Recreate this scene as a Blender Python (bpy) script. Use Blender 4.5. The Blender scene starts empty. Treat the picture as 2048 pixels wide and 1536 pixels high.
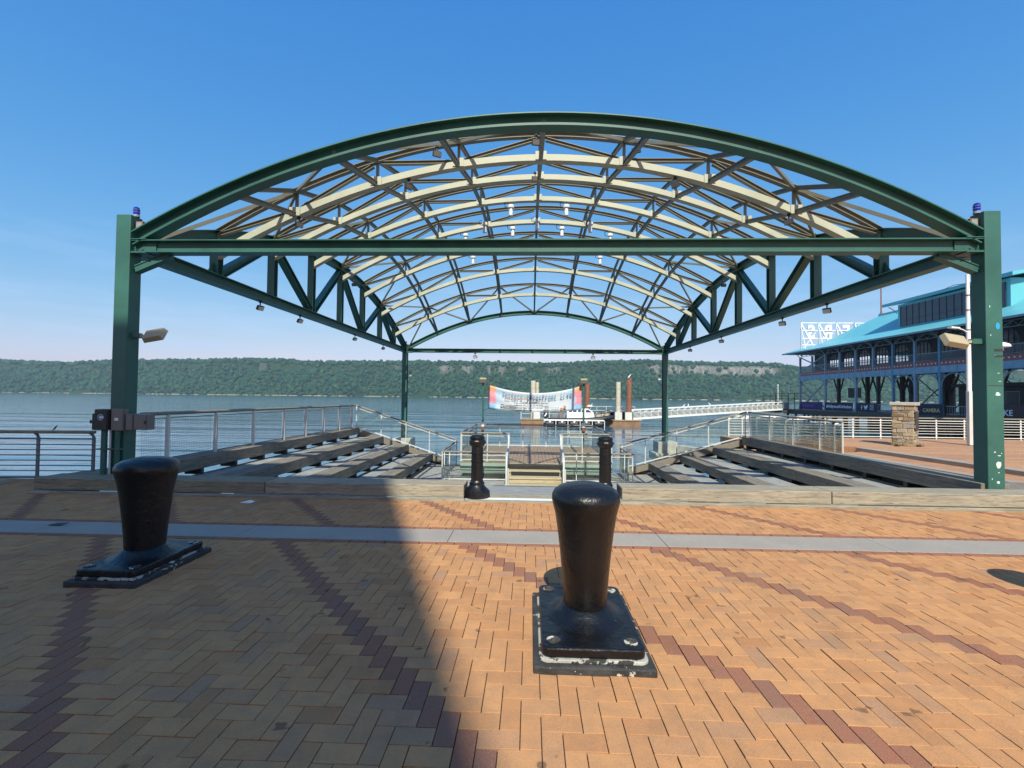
import bpy, math, random
import numpy as np
from mathutils import Vector, Matrix

random.seed(7)
rng = np.random.default_rng(7)
S = bpy.context.scene
COL = S.collection
rad = math.radians

# ------------------------------------------------------------------ camera
H = 1.75
F_PX, PITCH, YAW, ROLL = 955.6, 0.0262, -0.0382, 0.0105
cam_d = bpy.data.cameras.new('camera')
cam_d.sensor_width = 36.0
cam_d.lens = F_PX / 2048 * 36.0
cam_d.clip_start = 0.05
cam_d.clip_end = 20000
cam = bpy.data.objects.new('camera', cam_d)
COL.objects.link(cam)
fw = Vector((math.sin(YAW), math.cos(YAW), 0)); rt = Vector((math.cos(YAW), -math.sin(YAW), 0)); zz = Vector((0, 0, 1))
f2 = fw * math.cos(PITCH) + zz * math.sin(PITCH); u2 = zz * math.cos(PITCH) - fw * math.sin(PITCH)
r3 = rt * math.cos(ROLL) + u2 * math.sin(ROLL); u3 = u2 * math.cos(ROLL) - rt * math.sin(ROLL)
M = Matrix((r3, u3, -f2)).transposed().to_4x4()
M.translation = (0, 0, H)
cam.matrix_world = M
S.camera = cam

# ------------------------------------------------------------------ sky, sun, exposure
SUN_EL = rad(44); SUN_AZ = -0.025
w = bpy.data.worlds.new('World'); S.world = w; w.use_nodes = True
nt = w.node_tree; nt.nodes.clear()
sky = nt.nodes.new('ShaderNodeTexSky'); sky.sky_type = 'NISHITA'; sky.sun_disc = False
sky.sun_elevation = SUN_EL; sky.sun_rotation = rad(180)
sky.air_density = 1.0; sky.dust_density = 0.7; sky.ozone_density = 4.0; sky.altitude = 0
bg = nt.nodes.new('ShaderNodeBackground'); bg.inputs[1].default_value = 0.12
wo = nt.nodes.new('ShaderNodeOutputWorld')
SKY = .15
# deep summer blue: per channel curve on the sky colour
sp_ = nt.nodes.new('ShaderNodeSeparateColor'); cb_ = nt.nodes.new('ShaderNodeCombineColor'); nt.links.new(sky.outputs[0], sp_.inputs[0])
for ch, (am, gm) in enumerate(((.93, 1.44), (.60, .72), (.66, .31))):
    m1 = nt.nodes.new('ShaderNodeMath'); m1.operation = 'MULTIPLY'; m1.inputs[1].default_value = SKY; nt.links.new(sp_.outputs[ch], m1.inputs[0])
    m2 = nt.nodes.new('ShaderNodeMath'); m2.operation = 'POWER'; m2.inputs[1].default_value = gm; nt.links.new(m1.outputs[0], m2.inputs[0])
    m3 = nt.nodes.new('ShaderNodeMath'); m3.operation = 'MULTIPLY'; m3.inputs[1].default_value = am/SKY; nt.links.new(m2.outputs[0], m3.inputs[0]); nt.links.new(m3.outputs[0], cb_.inputs[ch])
bg.inputs[1].default_value = SKY
# faint streaks of high cloud low over the far shore
tc_ = nt.nodes.new('ShaderNodeTexCoord'); mp_ = nt.nodes.new('ShaderNodeMapping'); mp_.inputs['Scale'].default_value = (2.2, 2.2, 17); nt.links.new(tc_.outputs['Generated'], mp_.inputs[0])
nz_ = nt.nodes.new('ShaderNodeTexNoise'); nz_.inputs['Scale'].default_value = 1.6; nz_.inputs['Detail'].default_value = 6; nz_.inputs['Roughness'].default_value = .6; nt.links.new(mp_.outputs[0], nz_.inputs['Vector'])
rp_ = nt.nodes.new('ShaderNodeValToRGB'); rp_.color_ramp.elements[0].position = .47; rp_.color_ramp.elements[1].position = .72; nt.links.new(nz_.outputs['Fac'], rp_.inputs[0])
sz_ = nt.nodes.new('ShaderNodeSeparateXYZ'); nt.links.new(tc_.outputs['Generated'], sz_.inputs[0])
rz_ = nt.nodes.new('ShaderNodeValToRGB'); e_ = rz_.color_ramp.elements; e_[0].position = .0; e_[0].color = (.3,.3,.3,1); e_[1].position = .30; e_[1].color = (0,0,0,1); k_ = e_.new(.10); k_.color = (.5,.5,.5,1); nt.links.new(sz_.outputs[2], rz_.inputs[0])
ml_ = nt.nodes.new('ShaderNodeMath'); ml_.operation = 'MULTIPLY'; nt.links.new(rp_.outputs[0], ml_.inputs[0]); nt.links.new(rz_.outputs[0], ml_.inputs[1])
mx_ = nt.nodes.new('ShaderNodeMix'); mx_.data_type = 'RGBA'; mx_.inputs[7].default_value = (.42/SKY, .56/SKY, .80/SKY, 1); nt.links.new(ml_.outputs[0], mx_.inputs[0]); nt.links.new(cb_.outputs[0], mx_.inputs[6])
nt.links.new(mx_.outputs[2], bg.inputs[0]); nt.links.new(bg.outputs[0], wo.inputs[0])
sd = bpy.data.lights.new('sun', 'SUN'); sd.energy = 4.4; sd.angle = rad(0.42); sd.color = (.95, .945, .80)
sun = bpy.data.objects.new('sun', sd); COL.objects.link(sun)
Ldir = Vector((SUN_AZ * math.cos(SUN_EL), math.cos(SUN_EL), -math.sin(SUN_EL))).normalized()
sun.rotation_euler = Ldir.to_track_quat('-Z', 'Y').to_euler()
sun.location = (0, -40, 60)
S.view_settings.view_transform = 'Standard'; S.view_settings.look = 'None'
S.view_settings.gamma = 1.0; S.view_settings.exposure = 0.48; S.view_settings.use_curve_mapping = False
S.cycles.use_denoising = True
S.cycles.max_bounces = 8; S.cycles.transparent_max_bounces = 24; S.cycles.caustics_reflective = False; S.cycles.caustics_refractive = False

# ------------------------------------------------------------------ helpers
def V(*a): return Vector(a)

class MB:
    """collects shapes and links them as one mesh object"""
    def __init__(s): s.v = []; s.f = []
    def add(s, vs, fs):
        o = len(s.v); s.v += [tuple(p) for p in vs]; s.f += [tuple(i + o for i in f) for f in fs]; return s
    def box(s, x0, x1, y0, y1, z0, z1):
        return s.add([(x0,y0,z0),(x1,y0,z0),(x1,y1,z0),(x0,y1,z0),(x0,y0,z1),(x1,y0,z1),(x1,y1,z1),(x0,y1,z1)],
                     [(0,3,2,1),(4,5,6,7),(0,1,5,4),(1,2,6,5),(2,3,7,6),(3,0,4,7)])
    def obox(s, c, size, R=None):
        c = Vector(c); R = R or Matrix.Identity(3); a, b, d = (q / 2 for q in size)
        vs = [c + R @ Vector((x, y, z)) for z in (-d, d) for x, y in ((-a,-b),(a,-b),(a,b),(-a,b))]
        return s.add(vs, [(0,3,2,1),(4,5,6,7),(0,1,5,4),(1,2,6,5),(2,3,7,6),(3,0,4,7)])
    def bar(s, p, q, w, h, up=(0,0,1)):
        """rectangular bar p->q, w across, h along up"""
        p = Vector(p); q = Vector(q); t = (q - p).normalized(); up = Vector(up)
        l = t.cross(up)
        if l.length < 1e-4: l = t.cross(Vector((0,1,0)))
        l.normalize(); n = l.cross(t)
        vs = []
        for c in (p, q): vs += [c - l*w/2 - n*h/2, c + l*w/2 - n*h/2, c + l*w/2 + n*h/2, c - l*w/2 + n*h/2]
        return s.add(vs, [(0,1,2,3),(7,6,5,4),(0,4,5,1),(1,5,6,2),(2,6,7,3),(3,7,4,0)])
    def sweep(s, prof, pts, lat, caps=True):
        """profile (a along lat, b along normal) swept along pts"""
        lat = Vector(lat).normalized(); pts = [Vector(p) for p in pts]; n = len(prof); vs = []
        for i, p in enumerate(pts):
            t = (pts[min(i+1, len(pts)-1)] - pts[max(i-1, 0)]).normalized()
            l = (lat - t * lat.dot(t)).normalized(); nn = t.cross(l)
            if nn.z < 0: nn = -nn
            vs += [p + l*a + nn*b for a, b in prof]
        fs = []
        for i in range(len(pts)-1):
            for k in range(n):
                fs.append((i*n+k, i*n+(k+1)%n, (i+1)*n+(k+1)%n, (i+1)*n+k))
        if caps: fs += [tuple(range(n))[::-1], tuple((len(pts)-1)*n + k for k in range(n))]
        return s.add(vs, fs)
    def tube(s, pts, r, n=8, cap=True):
        pts = [Vector(p) for p in pts]; vs = []; prev = None
        rs = r if isinstance(r, (list, tuple)) else [r]*len(pts)
        for i, p in enumerate(pts):
            t = (pts[min(i+1, len(pts)-1)] - pts[max(i-1, 0)]).normalized()
            a = prev if prev is not None else (Vector((0,0,1)) if abs(t.z) < .9 else Vector((1,0,0)))
            a = (a - t*a.dot(t)).normalized(); prev = a; b = t.cross(a)
            vs += [p + (a*math.cos(k*2*math.pi/n) + b*math.sin(k*2*math.pi/n))*rs[i] for k in range(n)]
        fs = [(i*n+k, i*n+(k+1)%n, (i+1)*n+(k+1)%n, (i+1)*n+k) for i in range(len(pts)-1) for k in range(n)]
        if cap: fs += [tuple(range(n))[::-1], tuple((len(pts)-1)*n+k for k in range(n))]
        return s.add(vs, fs)
    def lathe(s, prof, c, n=32, sx=1, sy=1, lobes=None):
        c = Vector(c); vs = []; m = len(prof)
        for k in range(n):
            a = k*2*math.pi/n
            for j, (r, z) in enumerate(prof):
                q = r * (1 + (lobes(j, a) if lobes else 0))
                vs.append(c + Vector((q*math.cos(a)*sx, q*math.sin(a)*sy, z)))
        fs = [(k*m+j, ((k+1)%n)*m+j, ((k+1)%n)*m+j+1, k*m+j+1) for k in range(n) for j in range(m-1)]
        fs += [tuple(k*m for k in range(n))[::-1], tuple(k*m+m-1 for k in range(n))]
        return s.add(vs, fs)
    def prism(s, poly, ext):
        n = len(poly); e = Vector(ext); a = [Vector(p) for p in poly]
        return s.add(a + [p + e for p in a], [tuple(range(n))[::-1], tuple(range(n, 2*n))] + [(k, (k+1)%n, n+(k+1)%n, n+k) for k in range(n)])
    def build(s, name, mat, parent=None, loc=None, smooth=False, bevel=0, seg=2):
        off = LOC.get(parent.name, Vector()) if parent is not None else Vector(loc or (0,0,0))
        me = bpy.data.meshes.new(name)
        me.from_pydata([(Vector(p) - off)[:] for p in s.v], [], s.f); me.update()
        import bmesh
        b = bmesh.new(); b.from_mesh(me); bmesh.ops.recalc_face_normals(b, faces=b.faces)
        if smooth:
            for f in b.faces: f.smooth = True
            for e in b.edges:
                if len(e.link_faces) == 2 and e.calc_face_angle(0) > rad(38): e.smooth = False
        b.to_mesh(me); b.free()
        me.materials.append(mat)
        o = bpy.data.objects.new(name, me); COL.objects.link(o)
        if parent is not None: o.parent = parent; LOC[o.name] = off
        else: o.location = off; LOC[o.name] = off
        if bevel:
            mo = o.modifiers.new('edge', 'BEVEL'); mo.width = bevel; mo.segments = seg; mo.limit_method = 'ANGLE'; mo.angle_limit = rad(40)
        return o

LOC = {}
def tag(o, label, cat, group=None, kind=None):
    o['label'] = label; o['category'] = cat
    if group: o['group'] = group
    if kind: o['kind'] = kind
    return o
def thing(name, loc, label, cat, group=None):
    o = bpy.data.objects.new(name, None); COL.objects.link(o); o.location = loc; o.empty_display_size = .2
    LOC[o.name] = Vector(loc)
    return tag(o, label, cat, group)
def struct(o): o['kind'] = 'structure'; return o
def kids(o): return [c for c in bpy.data.objects if c.parent == o]
def dup(root, loc, label, group=None, rz=None):
    r = root.copy(); COL.objects.link(r); r.location = loc; r['label'] = label
    if rz is not None: r.rotation_euler = (0, 0, rz)
    if group: r['group'] = group
    for ch in kids(root):
        c = ch.copy(); COL.objects.link(c); c.parent = r
        for g in kids(ch):
            d = g.copy(); COL.objects.link(d); d.parent = c
    return r
def text(name, body, mat, M3, pos, size, parent=None, ext=.004, shear=0, bold=0, align='LEFT', xs=1):
    c = bpy.data.curves.new(name, 'FONT'); c.body = body; c.size = size; c.extrude = ext; c.shear = shear; c.offset = bold
    c.align_x = align; c.resolution_u = 3
    c.materials.append(mat)
    o = bpy.data.objects.new(name, c); COL.objects.link(o)
    m = M3.to_4x4()
    off = LOC.get(parent.name, Vector()) if parent is not None else Vector()
    m.translation = Vector(pos) - off
    o.matrix_world = m @ Matrix.Diagonal((xs, 1, 1, 1))
    bpy.context.view_layer.update()
    me = bpy.data.meshes.new_from_object(o.evaluated_get(bpy.context.evaluated_depsgraph_get()))
    me.materials.clear(); me.materials.append(mat)
    bpy.data.objects.remove(o); bpy.data.curves.remove(c)
    me.transform(m @ Matrix.Diagonal((xs, 1, 1, 1)))
    o = bpy.data.objects.new(name, me); COL.objects.link(o); o.parent = parent
    return o

# ------------------------------------------------------------------ materials
class NM:
    def __init__(s, name):
        s.m = bpy.data.materials.new(name); s.m.use_nodes = True; s.t = s.m.node_tree
        s.b = s.t.nodes['Principled BSDF']; s.out = s.t.nodes['Material Output']
    def n(s, typ, **k):
        nd = s.t.nodes.new(typ)
        for a, b in k.items(): setattr(nd, a, b)
        return nd
    def l(s, a, b): s.t.links.new(a, b)
    def coord(s, scale=(1,1,1), kind='Object', rot=(0,0,0)):
        tc = s.n('ShaderNodeTexCoord'); mp = s.n('ShaderNodeMapping'); mp.inputs['Scale'].default_value = scale; mp.inputs['Rotation'].default_value = rot
        s.l(tc.outputs[kind], mp.inputs[0]); return mp.outputs[0]
    def noise(s, sc, vec=None, det=4, rough=.55, dist=0):
        nd = s.n('ShaderNodeTexNoise'); nd.inputs['Scale'].default_value = sc; nd.inputs['Detail'].default_value = det
        nd.inputs['Roughness'].default_value = rough; nd.inputs['Distortion'].default_value = dist
        if vec is not None: s.l(vec, nd.inputs['Vector'])
        return nd.outputs['Fac']
    def ramp(s, fac, stops):
        r = s.n('ShaderNodeValToRGB'); e = r.color_ramp.elements
        while len(e) < len(stops): e.new(.5)
        for k, (p, c) in enumerate(stops): e[k].position = p; e[k].color = (*c, 1) if len(c) == 3 else c
        s.l(fac, r.inputs[0]); return r.outputs[0]
    def mix(s, fac, a, b, mode='MIX'):
        m = s.n('ShaderNodeMix', data_type='RGBA', blend_type=mode)
        for sock, val in ((m.inputs[0], fac), (m.inputs[6], a), (m.inputs[7], b)):
            if isinstance(val, (int, float)): sock.default_value = val
            elif isinstance(val, tuple): sock.default_value = (*val, 1)
            else: s.l(val, sock)
        return m.outputs[2]
    def math(s, op, a, b=0.0):
        m = s.n('ShaderNodeMath', operation=op)
        for sock, val in ((m.inputs[0], a), (m.inputs[1], b)):
            if isinstance(val, (int, float)): sock.default_value = val
            else: s.l(val, sock)
        return m.outputs[0]
    def bump(s, h, st=.3, dist=.02):
        b = s.n('ShaderNodeBump'); b.inputs['Strength'].default_value = st; b.inputs['Distance'].default_value = dist
        s.l(h, b.inputs['Height']); s.l(b.outputs[0], s.b.inputs['Normal']); return b
    def set(s, col=None, rough=None, metal=None, spec=None):
        for k, v in (('Base Color', col), ('Roughness', rough), ('Metallic', metal), ('Specular IOR Level', spec)):
            if v is None: continue
            i = s.b.inputs[k]
            if isinstance(v, tuple): i.default_value = (*v, 1)
            elif isinstance(v, (int, float)): i.default_value = v
            else: s.l(v, i)
        return s.m

def painted(name, col, rough=.45, var=.25, chip=None, chipcol=(.6,.6,.55), sc=1.3, metal=0, bump=.08, lumps=0, streak=None):
    """worn paint: patchy tone, fine grain, optional chips"""
    m = NM(name); v = m.coord()
    big = m.noise(sc, v, 5, .6); fine = m.noise(40, v, 3)
    d = tuple(c*(1-var) for c in col); u = tuple(min(1, c*(1+var)) for c in col)
    c = m.ramp(big, [(.3, d), (.7, u)])
    c = m.mix(.15, c, m.ramp(fine, [(.3, d), (.7, u)]))
    if chip:
        k = m.ramp(m.noise(9, v, 6, .65), [(chip, (0,0,0)), (chip+.012, (1,1,1))])
        c = m.mix(k, c, chipcol)
    if streak:
        sk = m.noise(1.0, m.coord((16,16,.55)), 4, .6); c = m.mix(m.ramp(sk, [(.60, (0,0,0)), (.78, (.5,.5,.5))]), c, streak)
    if lumps: m.bump(m.math('ADD', m.math('MULTIPLY', fine, .18), m.noise(11, v, 4, .6)), lumps, .02)
    else: m.bump(fine, bump, .01)
    r = m.math('MULTIPLY_ADD', big, .25); m.t.nodes[-1].inputs[2].default_value = rough-.12
    return m.set(c, r, metal)

def wood(name, axis, cols, rough=.85, knots=True, streak=18):
    """weathered timber, grain along axis"""
    m = NM(name)
    sc = [streak]*3; sc['xyz'.index(axis)] = 1.3
    v = m.coord(tuple(sc)); v0 = m.coord()
    g = m.noise(1.6, v, 8, .68, .6); big = m.noise(.9, v0, 4)
    c = m.ramp(g, [(.28, cols[0]), (.5, cols[1]), (.72, cols[2])])
    c = m.mix(m.ramp(big, [(.35, (0,0,0)), (.7, (.55,.55,.55))]), c, cols[3])
    sc2 = [75]*3; sc2['xyz'.index(axis)] = 4.0
    cr = m.ramp(m.noise(1.2, m.coord(tuple(sc2)), 3, .5, .8), [(.33, (.35,.35,.35)), (.39, (1,1,1))])
    c = m.mix(cr, tuple(q*.3 for q in cols[0]), c)
    h = m.mix(.5, g, cr)
    m.bump(h, .55, .012)
    return m.set(c, rough, 0, .25)

MAT = {}
MAT['green'] = painted('green_paint', (.031,.115,.092), .46, .26, .735, (.45,.47,.43), 1.3, 0, .08, 0, (.06,.115,.09))
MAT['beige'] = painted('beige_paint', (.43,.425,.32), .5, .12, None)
MAT['beige_shaded'] = painted('beige_paint_shaded', (.20,.19,.145), .5, .15, None)  # beige again with shade painted in, for top chords, webs, purlins and braces
MAT['black'] = painted('black_gloss_paint', (.005,.005,.0065), .36, .5, .70, (.20,.175,.14), 3, 0, .25, .55)
MAT['iron'] = painted('black_cast_iron', (.006,.006,.007), .36, .3, None, sc=6, bump=.2)
MAT['wood_x'] = wood('weathered_timber_crosswise', 'x', [(.12,.10,.075),(.33,.28,.21),(.48,.42,.32),(.25,.225,.18)])
MAT['wood_y'] = wood('weathered_timber_lengthwise', 'y', [(.085,.07,.055),(.225,.19,.15),(.36,.30,.23),(.185,.168,.142)])
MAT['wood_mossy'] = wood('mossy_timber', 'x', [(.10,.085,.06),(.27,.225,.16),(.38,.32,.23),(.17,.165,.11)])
MAT['deck'] = wood('stage_decking', 'y', [(.15,.10,.07),(.30,.21,.15),(.40,.29,.21),(.25,.19,.15)], streak=9)
MAT['newwood'] = wood('pale_step_timber', 'x', [(.30,.23,.13),(.47,.39,.25),(.58,.50,.34),(.40,.33,.21)])
MAT['handwood'] = wood('handrail_wood', 'x', [(.12,.10,.085),(.27,.235,.19),(.38,.34,.28),(.22,.20,.17)], streak=30)
MAT['railsteel'] = painted('grey_rail_steel', (.60,.60,.57), .4, .12, None, metal=.1)
MAT['darkrail'] = painted('dark_rail_steel', (.16,.18,.20), .4, .2, None, metal=.4)
MAT['whiterail'] = painted('white_rail_paint', (.72,.70,.65), .42, .12, .76, (.35,.2,.1))
MAT['white'] = painted('white_paint', (.78,.78,.76), .4, .08, None)
MAT['concrete'] = painted('concrete', (.42,.40,.35), .9, .25, None, sc=2.2, bump=.4)
MAT['grout'] = painted('chipped_painted_concrete', (.035,.034,.033), .75, .7, .60, (.46,.44,.38), 6, 0, .8)
MAT['darksteel'] = painted('dark_steel', (.035,.033,.032), .55, .35, None)
MAT['boxgrey'] = painted('brushed_box_steel', (.20,.185,.17), .5, .22, None, metal=.3)
MAT['boxbrown'] = painted('dark_box_paint', (.045,.038,.034), .6, .3, None)
MAT['lampbeige'] = painted('beige_lamp_paint', (.40,.34,.23), .55, .2, None)
MAT['lens'] = NM('lamp_lens').set((.65,.67,.68), .15, 0)
MAT['blue_lens'] = NM('blue_lens').set((.012,.02,.42), .12, 0)
MAT['rubber'] = painted('black_rubber', (.018,.018,.02), .5, .3, None)
MAT['sticker_blue'] = NM('sticker_blue').set((.03,.14,.42), .5)
MAT['sticker_white'] = NM('sticker_white').set((.8,.8,.8), .5)
MAT['sticker_cyan'] = NM('sticker_cyan').set((.02,.33,.62), .5)
MAT['paintscar'] = painted('bare_paint_scar', (.62,.63,.60), .7, .1, None)
MAT['pile_rust'] = painted('rusty_pile', (.22,.085,.05), .85, .4, .62, (.5,.42,.33), 2.5, 0, .5)
MAT['pile_pale'] = painted('pale_pile', (.50,.44,.34), .85, .25, .66, (.2,.13,.08), 2.5, 0, .5)
MAT['dockwood'] = painted('rusty_dock_timber', (.24,.135,.07), .85, .4, .64, (.05,.035,.025), .8, 0, .5)
MAT['turq'] = painted('turquoise_roof', (.13,.43,.49), .4, .06, None, sc=.3)
MAT['bluetrim'] = painted('blue_trim_paint', (.08,.24,.37), .45, .12, None)
MAT['bluegrey'] = painted('bluegrey_iron', (.22,.32,.42), .5, .18, None)
MAT['greyiron'] = painted('grey_iron_trim', (.24,.27,.29), .5, .2, None)
MAT['redband'] = painted('red_band_paint', (.30,.075,.06), .5, .15, None)
MAT['brownwall'] = painted('dark_wall_paint', (.035,.032,.033), .6, .3, None)
MAT['slate'] = painted('slate_window', (.045,.05,.075), .16, .3, None, sc=.4)
MAT['purple'] = painted('purple_banner_cloth', (.035,.018,.11), .7, .5, None)
MAT['navy'] = painted('navy_banner_cloth', (.02,.018,.05), .7, .3, None)
MAT['brownbanner'] = painted('brown_banner_cloth', (.06,.03,.025), .7, .3, None)
MAT['violet'] = NM('violet_print').set((.30,.2,.75), .6)
MAT['gold'] = NM('gold_print').set((.75,.55,.18), .6)
MAT['printwhite'] = NM('white_print').set((.8,.8,.82), .6)
MAT['darkprint'] = NM('dark_print').set((.03,.03,.04), .6)
MAT['blueprint'] = NM('blue_print').set((.06,.22,.42), .6)
MAT['orangeprint'] = NM('orange_print').set((.42,.23,.14), .6)
MAT['bird'] = NM('dark_feathers').set((.02,.02,.025), .6)
MAT['gull'] = NM('gull_feathers').set((.75,.75,.75), .7)
MAT['paper'] = NM('paper').set((.75,.75,.75), .8)

def glassmat(name, tint, gl=.10, alpha=.12):
    m = NM(name); m.t.nodes.remove(m.b)
    tr = m.n('ShaderNodeBsdfTransparent'); tr.inputs[0].default_value = (*tint, 1)
    g = m.n('ShaderNodeBsdfGlossy'); g.inputs[0].default_value = (.9,.95,.95,1); g.inputs[1].default_value = .03
    d = m.n('ShaderNodeBsdfDiffuse'); d.inputs[0].default_value = (.42,.47,.42,1)
    v = m.coord(); k = m.ramp(m.noise(2.0, v, 5, .65), [(.3, (alpha*.35,)*3), (.75, (alpha*1.7,)*3)])
    a = m.n('ShaderNodeMixShader'); m.l(k, a.inputs[0]); m.l(tr.outputs[0], a.inputs[1]); m.l(d.outputs[0], a.inputs[2])
    fr = m.n('ShaderNodeFresnel'); fr.inputs[0].default_value = 1.35
    b = m.n('ShaderNodeMixShader'); m.l(m.math('ADD', m.math('MULTIPLY', fr.outputs[0], .8), gl*.2), b.inputs[0]); m.l(a.outputs[0], b.inputs[1]); m.l(g.outputs[0], b.inputs[2])
    m.l(b.outputs[0], m.out.inputs[0]); return m.m
MAT['glass'] = glassmat('dusty_rail_glass', (.95,.97,.955), .08, .035)
MAT['greenskirt'] = painted('pale_green_skirt', (.30,.38,.31), .6, .12, None)

def paver_mat(name, attr=True):
    m = NM(name); v = m.coord()
    big = m.noise(.55, v, 5, .6); mid = m.noise(7, v, 5, .7); fine = m.noise(160, v, 2)
    at = m.n('ShaderNodeAttribute', attribute_name='tint'); rd = m.n('ShaderNodeAttribute', attribute_name='red')
    ye = m.ramp(at.outputs['Fac'], [(0, (.49,.207,.090)), (.3, (.555,.250,.110)), (.68, (.63,.300,.132)), (.88, (.53,.255,.126)), (1, (.45,.235,.138))])
    re = m.ramp(at.outputs['Fac'], [(0, (.27,.090,.066)), (.6, (.31,.108,.078)), (1, (.22,.095,.085))])
    c = m.mix(rd.outputs['Fac'], ye, re)
    c = m.mix(m.ramp(mid, [(.40, (0,0,0)), (.70, (.62,.62,.62))]), c, m.mix(.62, c, (.19,.135,.105)))
    c = m.mix(m.ramp(big, [(.4, (0,0,0)), (.75, (.42,.42,.42))]), c, m.mix(.5, c, (.26,.17,.11)))
    sp = m.ramp(m.noise(3.4, v, 3, .6, .3), [(.672, (0,0,0)), (.695, (.75,.75,.75))])
    c = m.mix(m.ramp(m.noise(1.1, m.coord((1.4,.8,1)), 6, .72), [(.52, (0,0,0)), (.66, (.5,.5,.5))]), c, m.mix(.55, c, (.12,.085,.07)))
    c = m.mix(sp, c, (.05,.035,.03))
    c = m.mix(.25, c, m.ramp(fine, [(.3, (.12,.07,.04)), (.7, (.65,.38,.18))]))
    m.bump(m.mix(.5, fine, mid), .3, .004)
    return m.set(c, .95, 0, .06)
MAT['paver'] = paver_mat('clay_paver')
MAT['joint'] = painted('joint_sand', (.022,.017,.014), .95, .3, None, sc=5)
def granite():
    m = NM('granite'); v = m.coord()
    c = m.ramp(m.noise(120, v, 3, .7), [(.3, (.16,.13,.11)), (.5, (.35,.30,.255)), (.7, (.52,.455,.39))])
    c = m.mix(m.ramp(m.noise(1.6, v, 5, .65), [(.35, (0,0,0)), (.75, (.6,.6,.6))]), c, (.25,.22,.20))
    m.bump(m.noise(150, v, 2), .2, .003); return m.set(c, .8, 0, .35)
MAT['granite'] = granite()
def farplaza():
    m = NM('far_plaza_brick'); v = m.coord()
    b = m.n('ShaderNodeTexBrick'); b.inputs['Scale'].default_value = 4.0; b.inputs['Mortar Size'].default_value = .012
    b.inputs['Color1'].default_value = (.42,.21,.10,1); b.inputs['Color2'].default_value = (.52,.28,.135,1); b.inputs['Mortar'].default_value = (.2,.12,.08,1)
    m.l(v, b.inputs[0])
    c = m.mix(m.ramp(m.noise(.8, m.coord((.25,1.6,1)), 4), [(.45, (0,0,0)), (.6, (.6,.6,.6))]), b.outputs[0], (.28,.125,.075))
    c = m.mix(.3, c, m.ramp(m.noise(5, v, 4), [(.3, (.3,.17,.1)), (.7, (.55,.32,.2))]))
    return m.set(c, .9, 0, .3)
MAT['farplaza'] = farplaza()
def stone():
    m = NM('rubble_stone'); v = m.coord((1,1,1))
    at = m.n('ShaderNodeAttribute', attribute_name='tint')
    c = m.ramp(at.outputs['Fac'], [(0, (.24,.17,.11)), (.4, (.40,.31,.20)), (.7, (.50,.42,.30)), (1, (.32,.30,.29))])
    c = m.mix(m.ramp(m.noise(9, v, 6, .7), [(.35, (0,0,0)), (.7, (.8,.8,.8))]), c, m.mix(.6, c, (.13,.10,.075)))
    m.bump(m.noise(14, v, 6, .7), .9, .03); return m.set(c, .9, 0, .25)
MAT['stone'] = stone()
MAT['mortar'] = painted('mortar', (.45,.41,.34), .95, .2, None, sc=6, bump=.5)
def grating():
    m = NM('steel_grating'); v = m.coord((1,1,1))
    wv = m.n('ShaderNodeTexWave', wave_type='BANDS', bands_direction='X'); wv.inputs['Scale'].default_value = 14; m.l(v, wv.inputs[0])
    wy = m.n('ShaderNodeTexWave', wave_type='BANDS', bands_direction='Y'); wy.inputs['Scale'].default_value = 5; m.l(v, wy.inputs[0])
    k = m.math('MAXIMUM', wv.outputs['Fac'], wy.outputs['Fac'])
    c = m.mix(m.ramp(k, [(.45, (0,0,0)), (.75, (1,1,1))]), (.08,.085,.09), m.ramp(m.noise(3, v, 4), [(.3, (.34,.34,.33)), (.7, (.52,.51,.48))]))
    m.bump(k, .5, .01); return m.set(c, .75, .05, .2)
MAT['grating'] = grating()
def water():
    m = NM('river_water'); 
    v1 = m.coord((.10,.50,1)); v2 = m.coord((.7,2.2,1)); v3 = m.coord((.010,.055,1))
    a = m.noise(1.0, v1, 3, .5, .4); b = m.noise(1.0, v2, 4, .6); c = m.noise(1.0, v3, 3, .5)
    sw = m.noise(1.0, m.coord((.022,.17,1)), 2, .5, .3); sw2 = m.noise(1.0, m.coord((.05,.42,1), 'Object', (0,0,.12)), 2, .5, .3)
    h = m.math('ADD', m.math('MULTIPLY', a, .55), m.math('MULTIPLY', b, .22))
    h = m.math('MULTIPLY', h, m.math('ADD', m.math('MULTIPLY', c, 1.3), .1))
    sxyz = m.n('ShaderNodeSeparateXYZ'); m.l(m.coord(), sxyz.inputs[0])
    mr = m.n('ShaderNodeMapRange'); mr.inputs[1].default_value = 15; mr.inputs[2].default_value = 260; mr.inputs[3].default_value = .30; mr.inputs[4].default_value = 1.0; m.l(sxyz.outputs[1], mr.inputs[0])
    h = m.math('ADD', m.math('MULTIPLY', h, mr.outputs[0]), m.math('ADD', m.math('MULTIPLY', sw, .9), m.math('MULTIPLY', sw2, .36)))
    m.bump(h, .8, .34)
    m.set((.038,.120,.180), m.ramp(c, [(.35, (.03,)*3), (.7, (.10,)*3)]), 0, .5)
    m.b.inputs['IOR'].default_value = 1.33
    return m.m
MAT['water'] = water()
def forest(name, cols):
    m = NM(name); v = m.coord()
    at = m.n('ShaderNodeAttribute', attribute_name='tint')
    c = m.ramp(at.outputs['Fac'], [(0, cols[0]), (.5, cols[1]), (1, cols[2])])
    c = m.mix(m.ramp(m.noise(.35, v, 4, .7), [(.35, (0,0,0)), (.7, (.7,.7,.7))]), c, m.mix(.65, c, cols[0]))
    m.bump(m.noise(.5, v, 4, .7), .8, 1.5)
    return m.set(c, .9, 0, .15)
MAT['forest'] = forest('forest_leaves', [(.009,.034,.018), (.024,.076,.034), (.056,.120,.046)])
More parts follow.
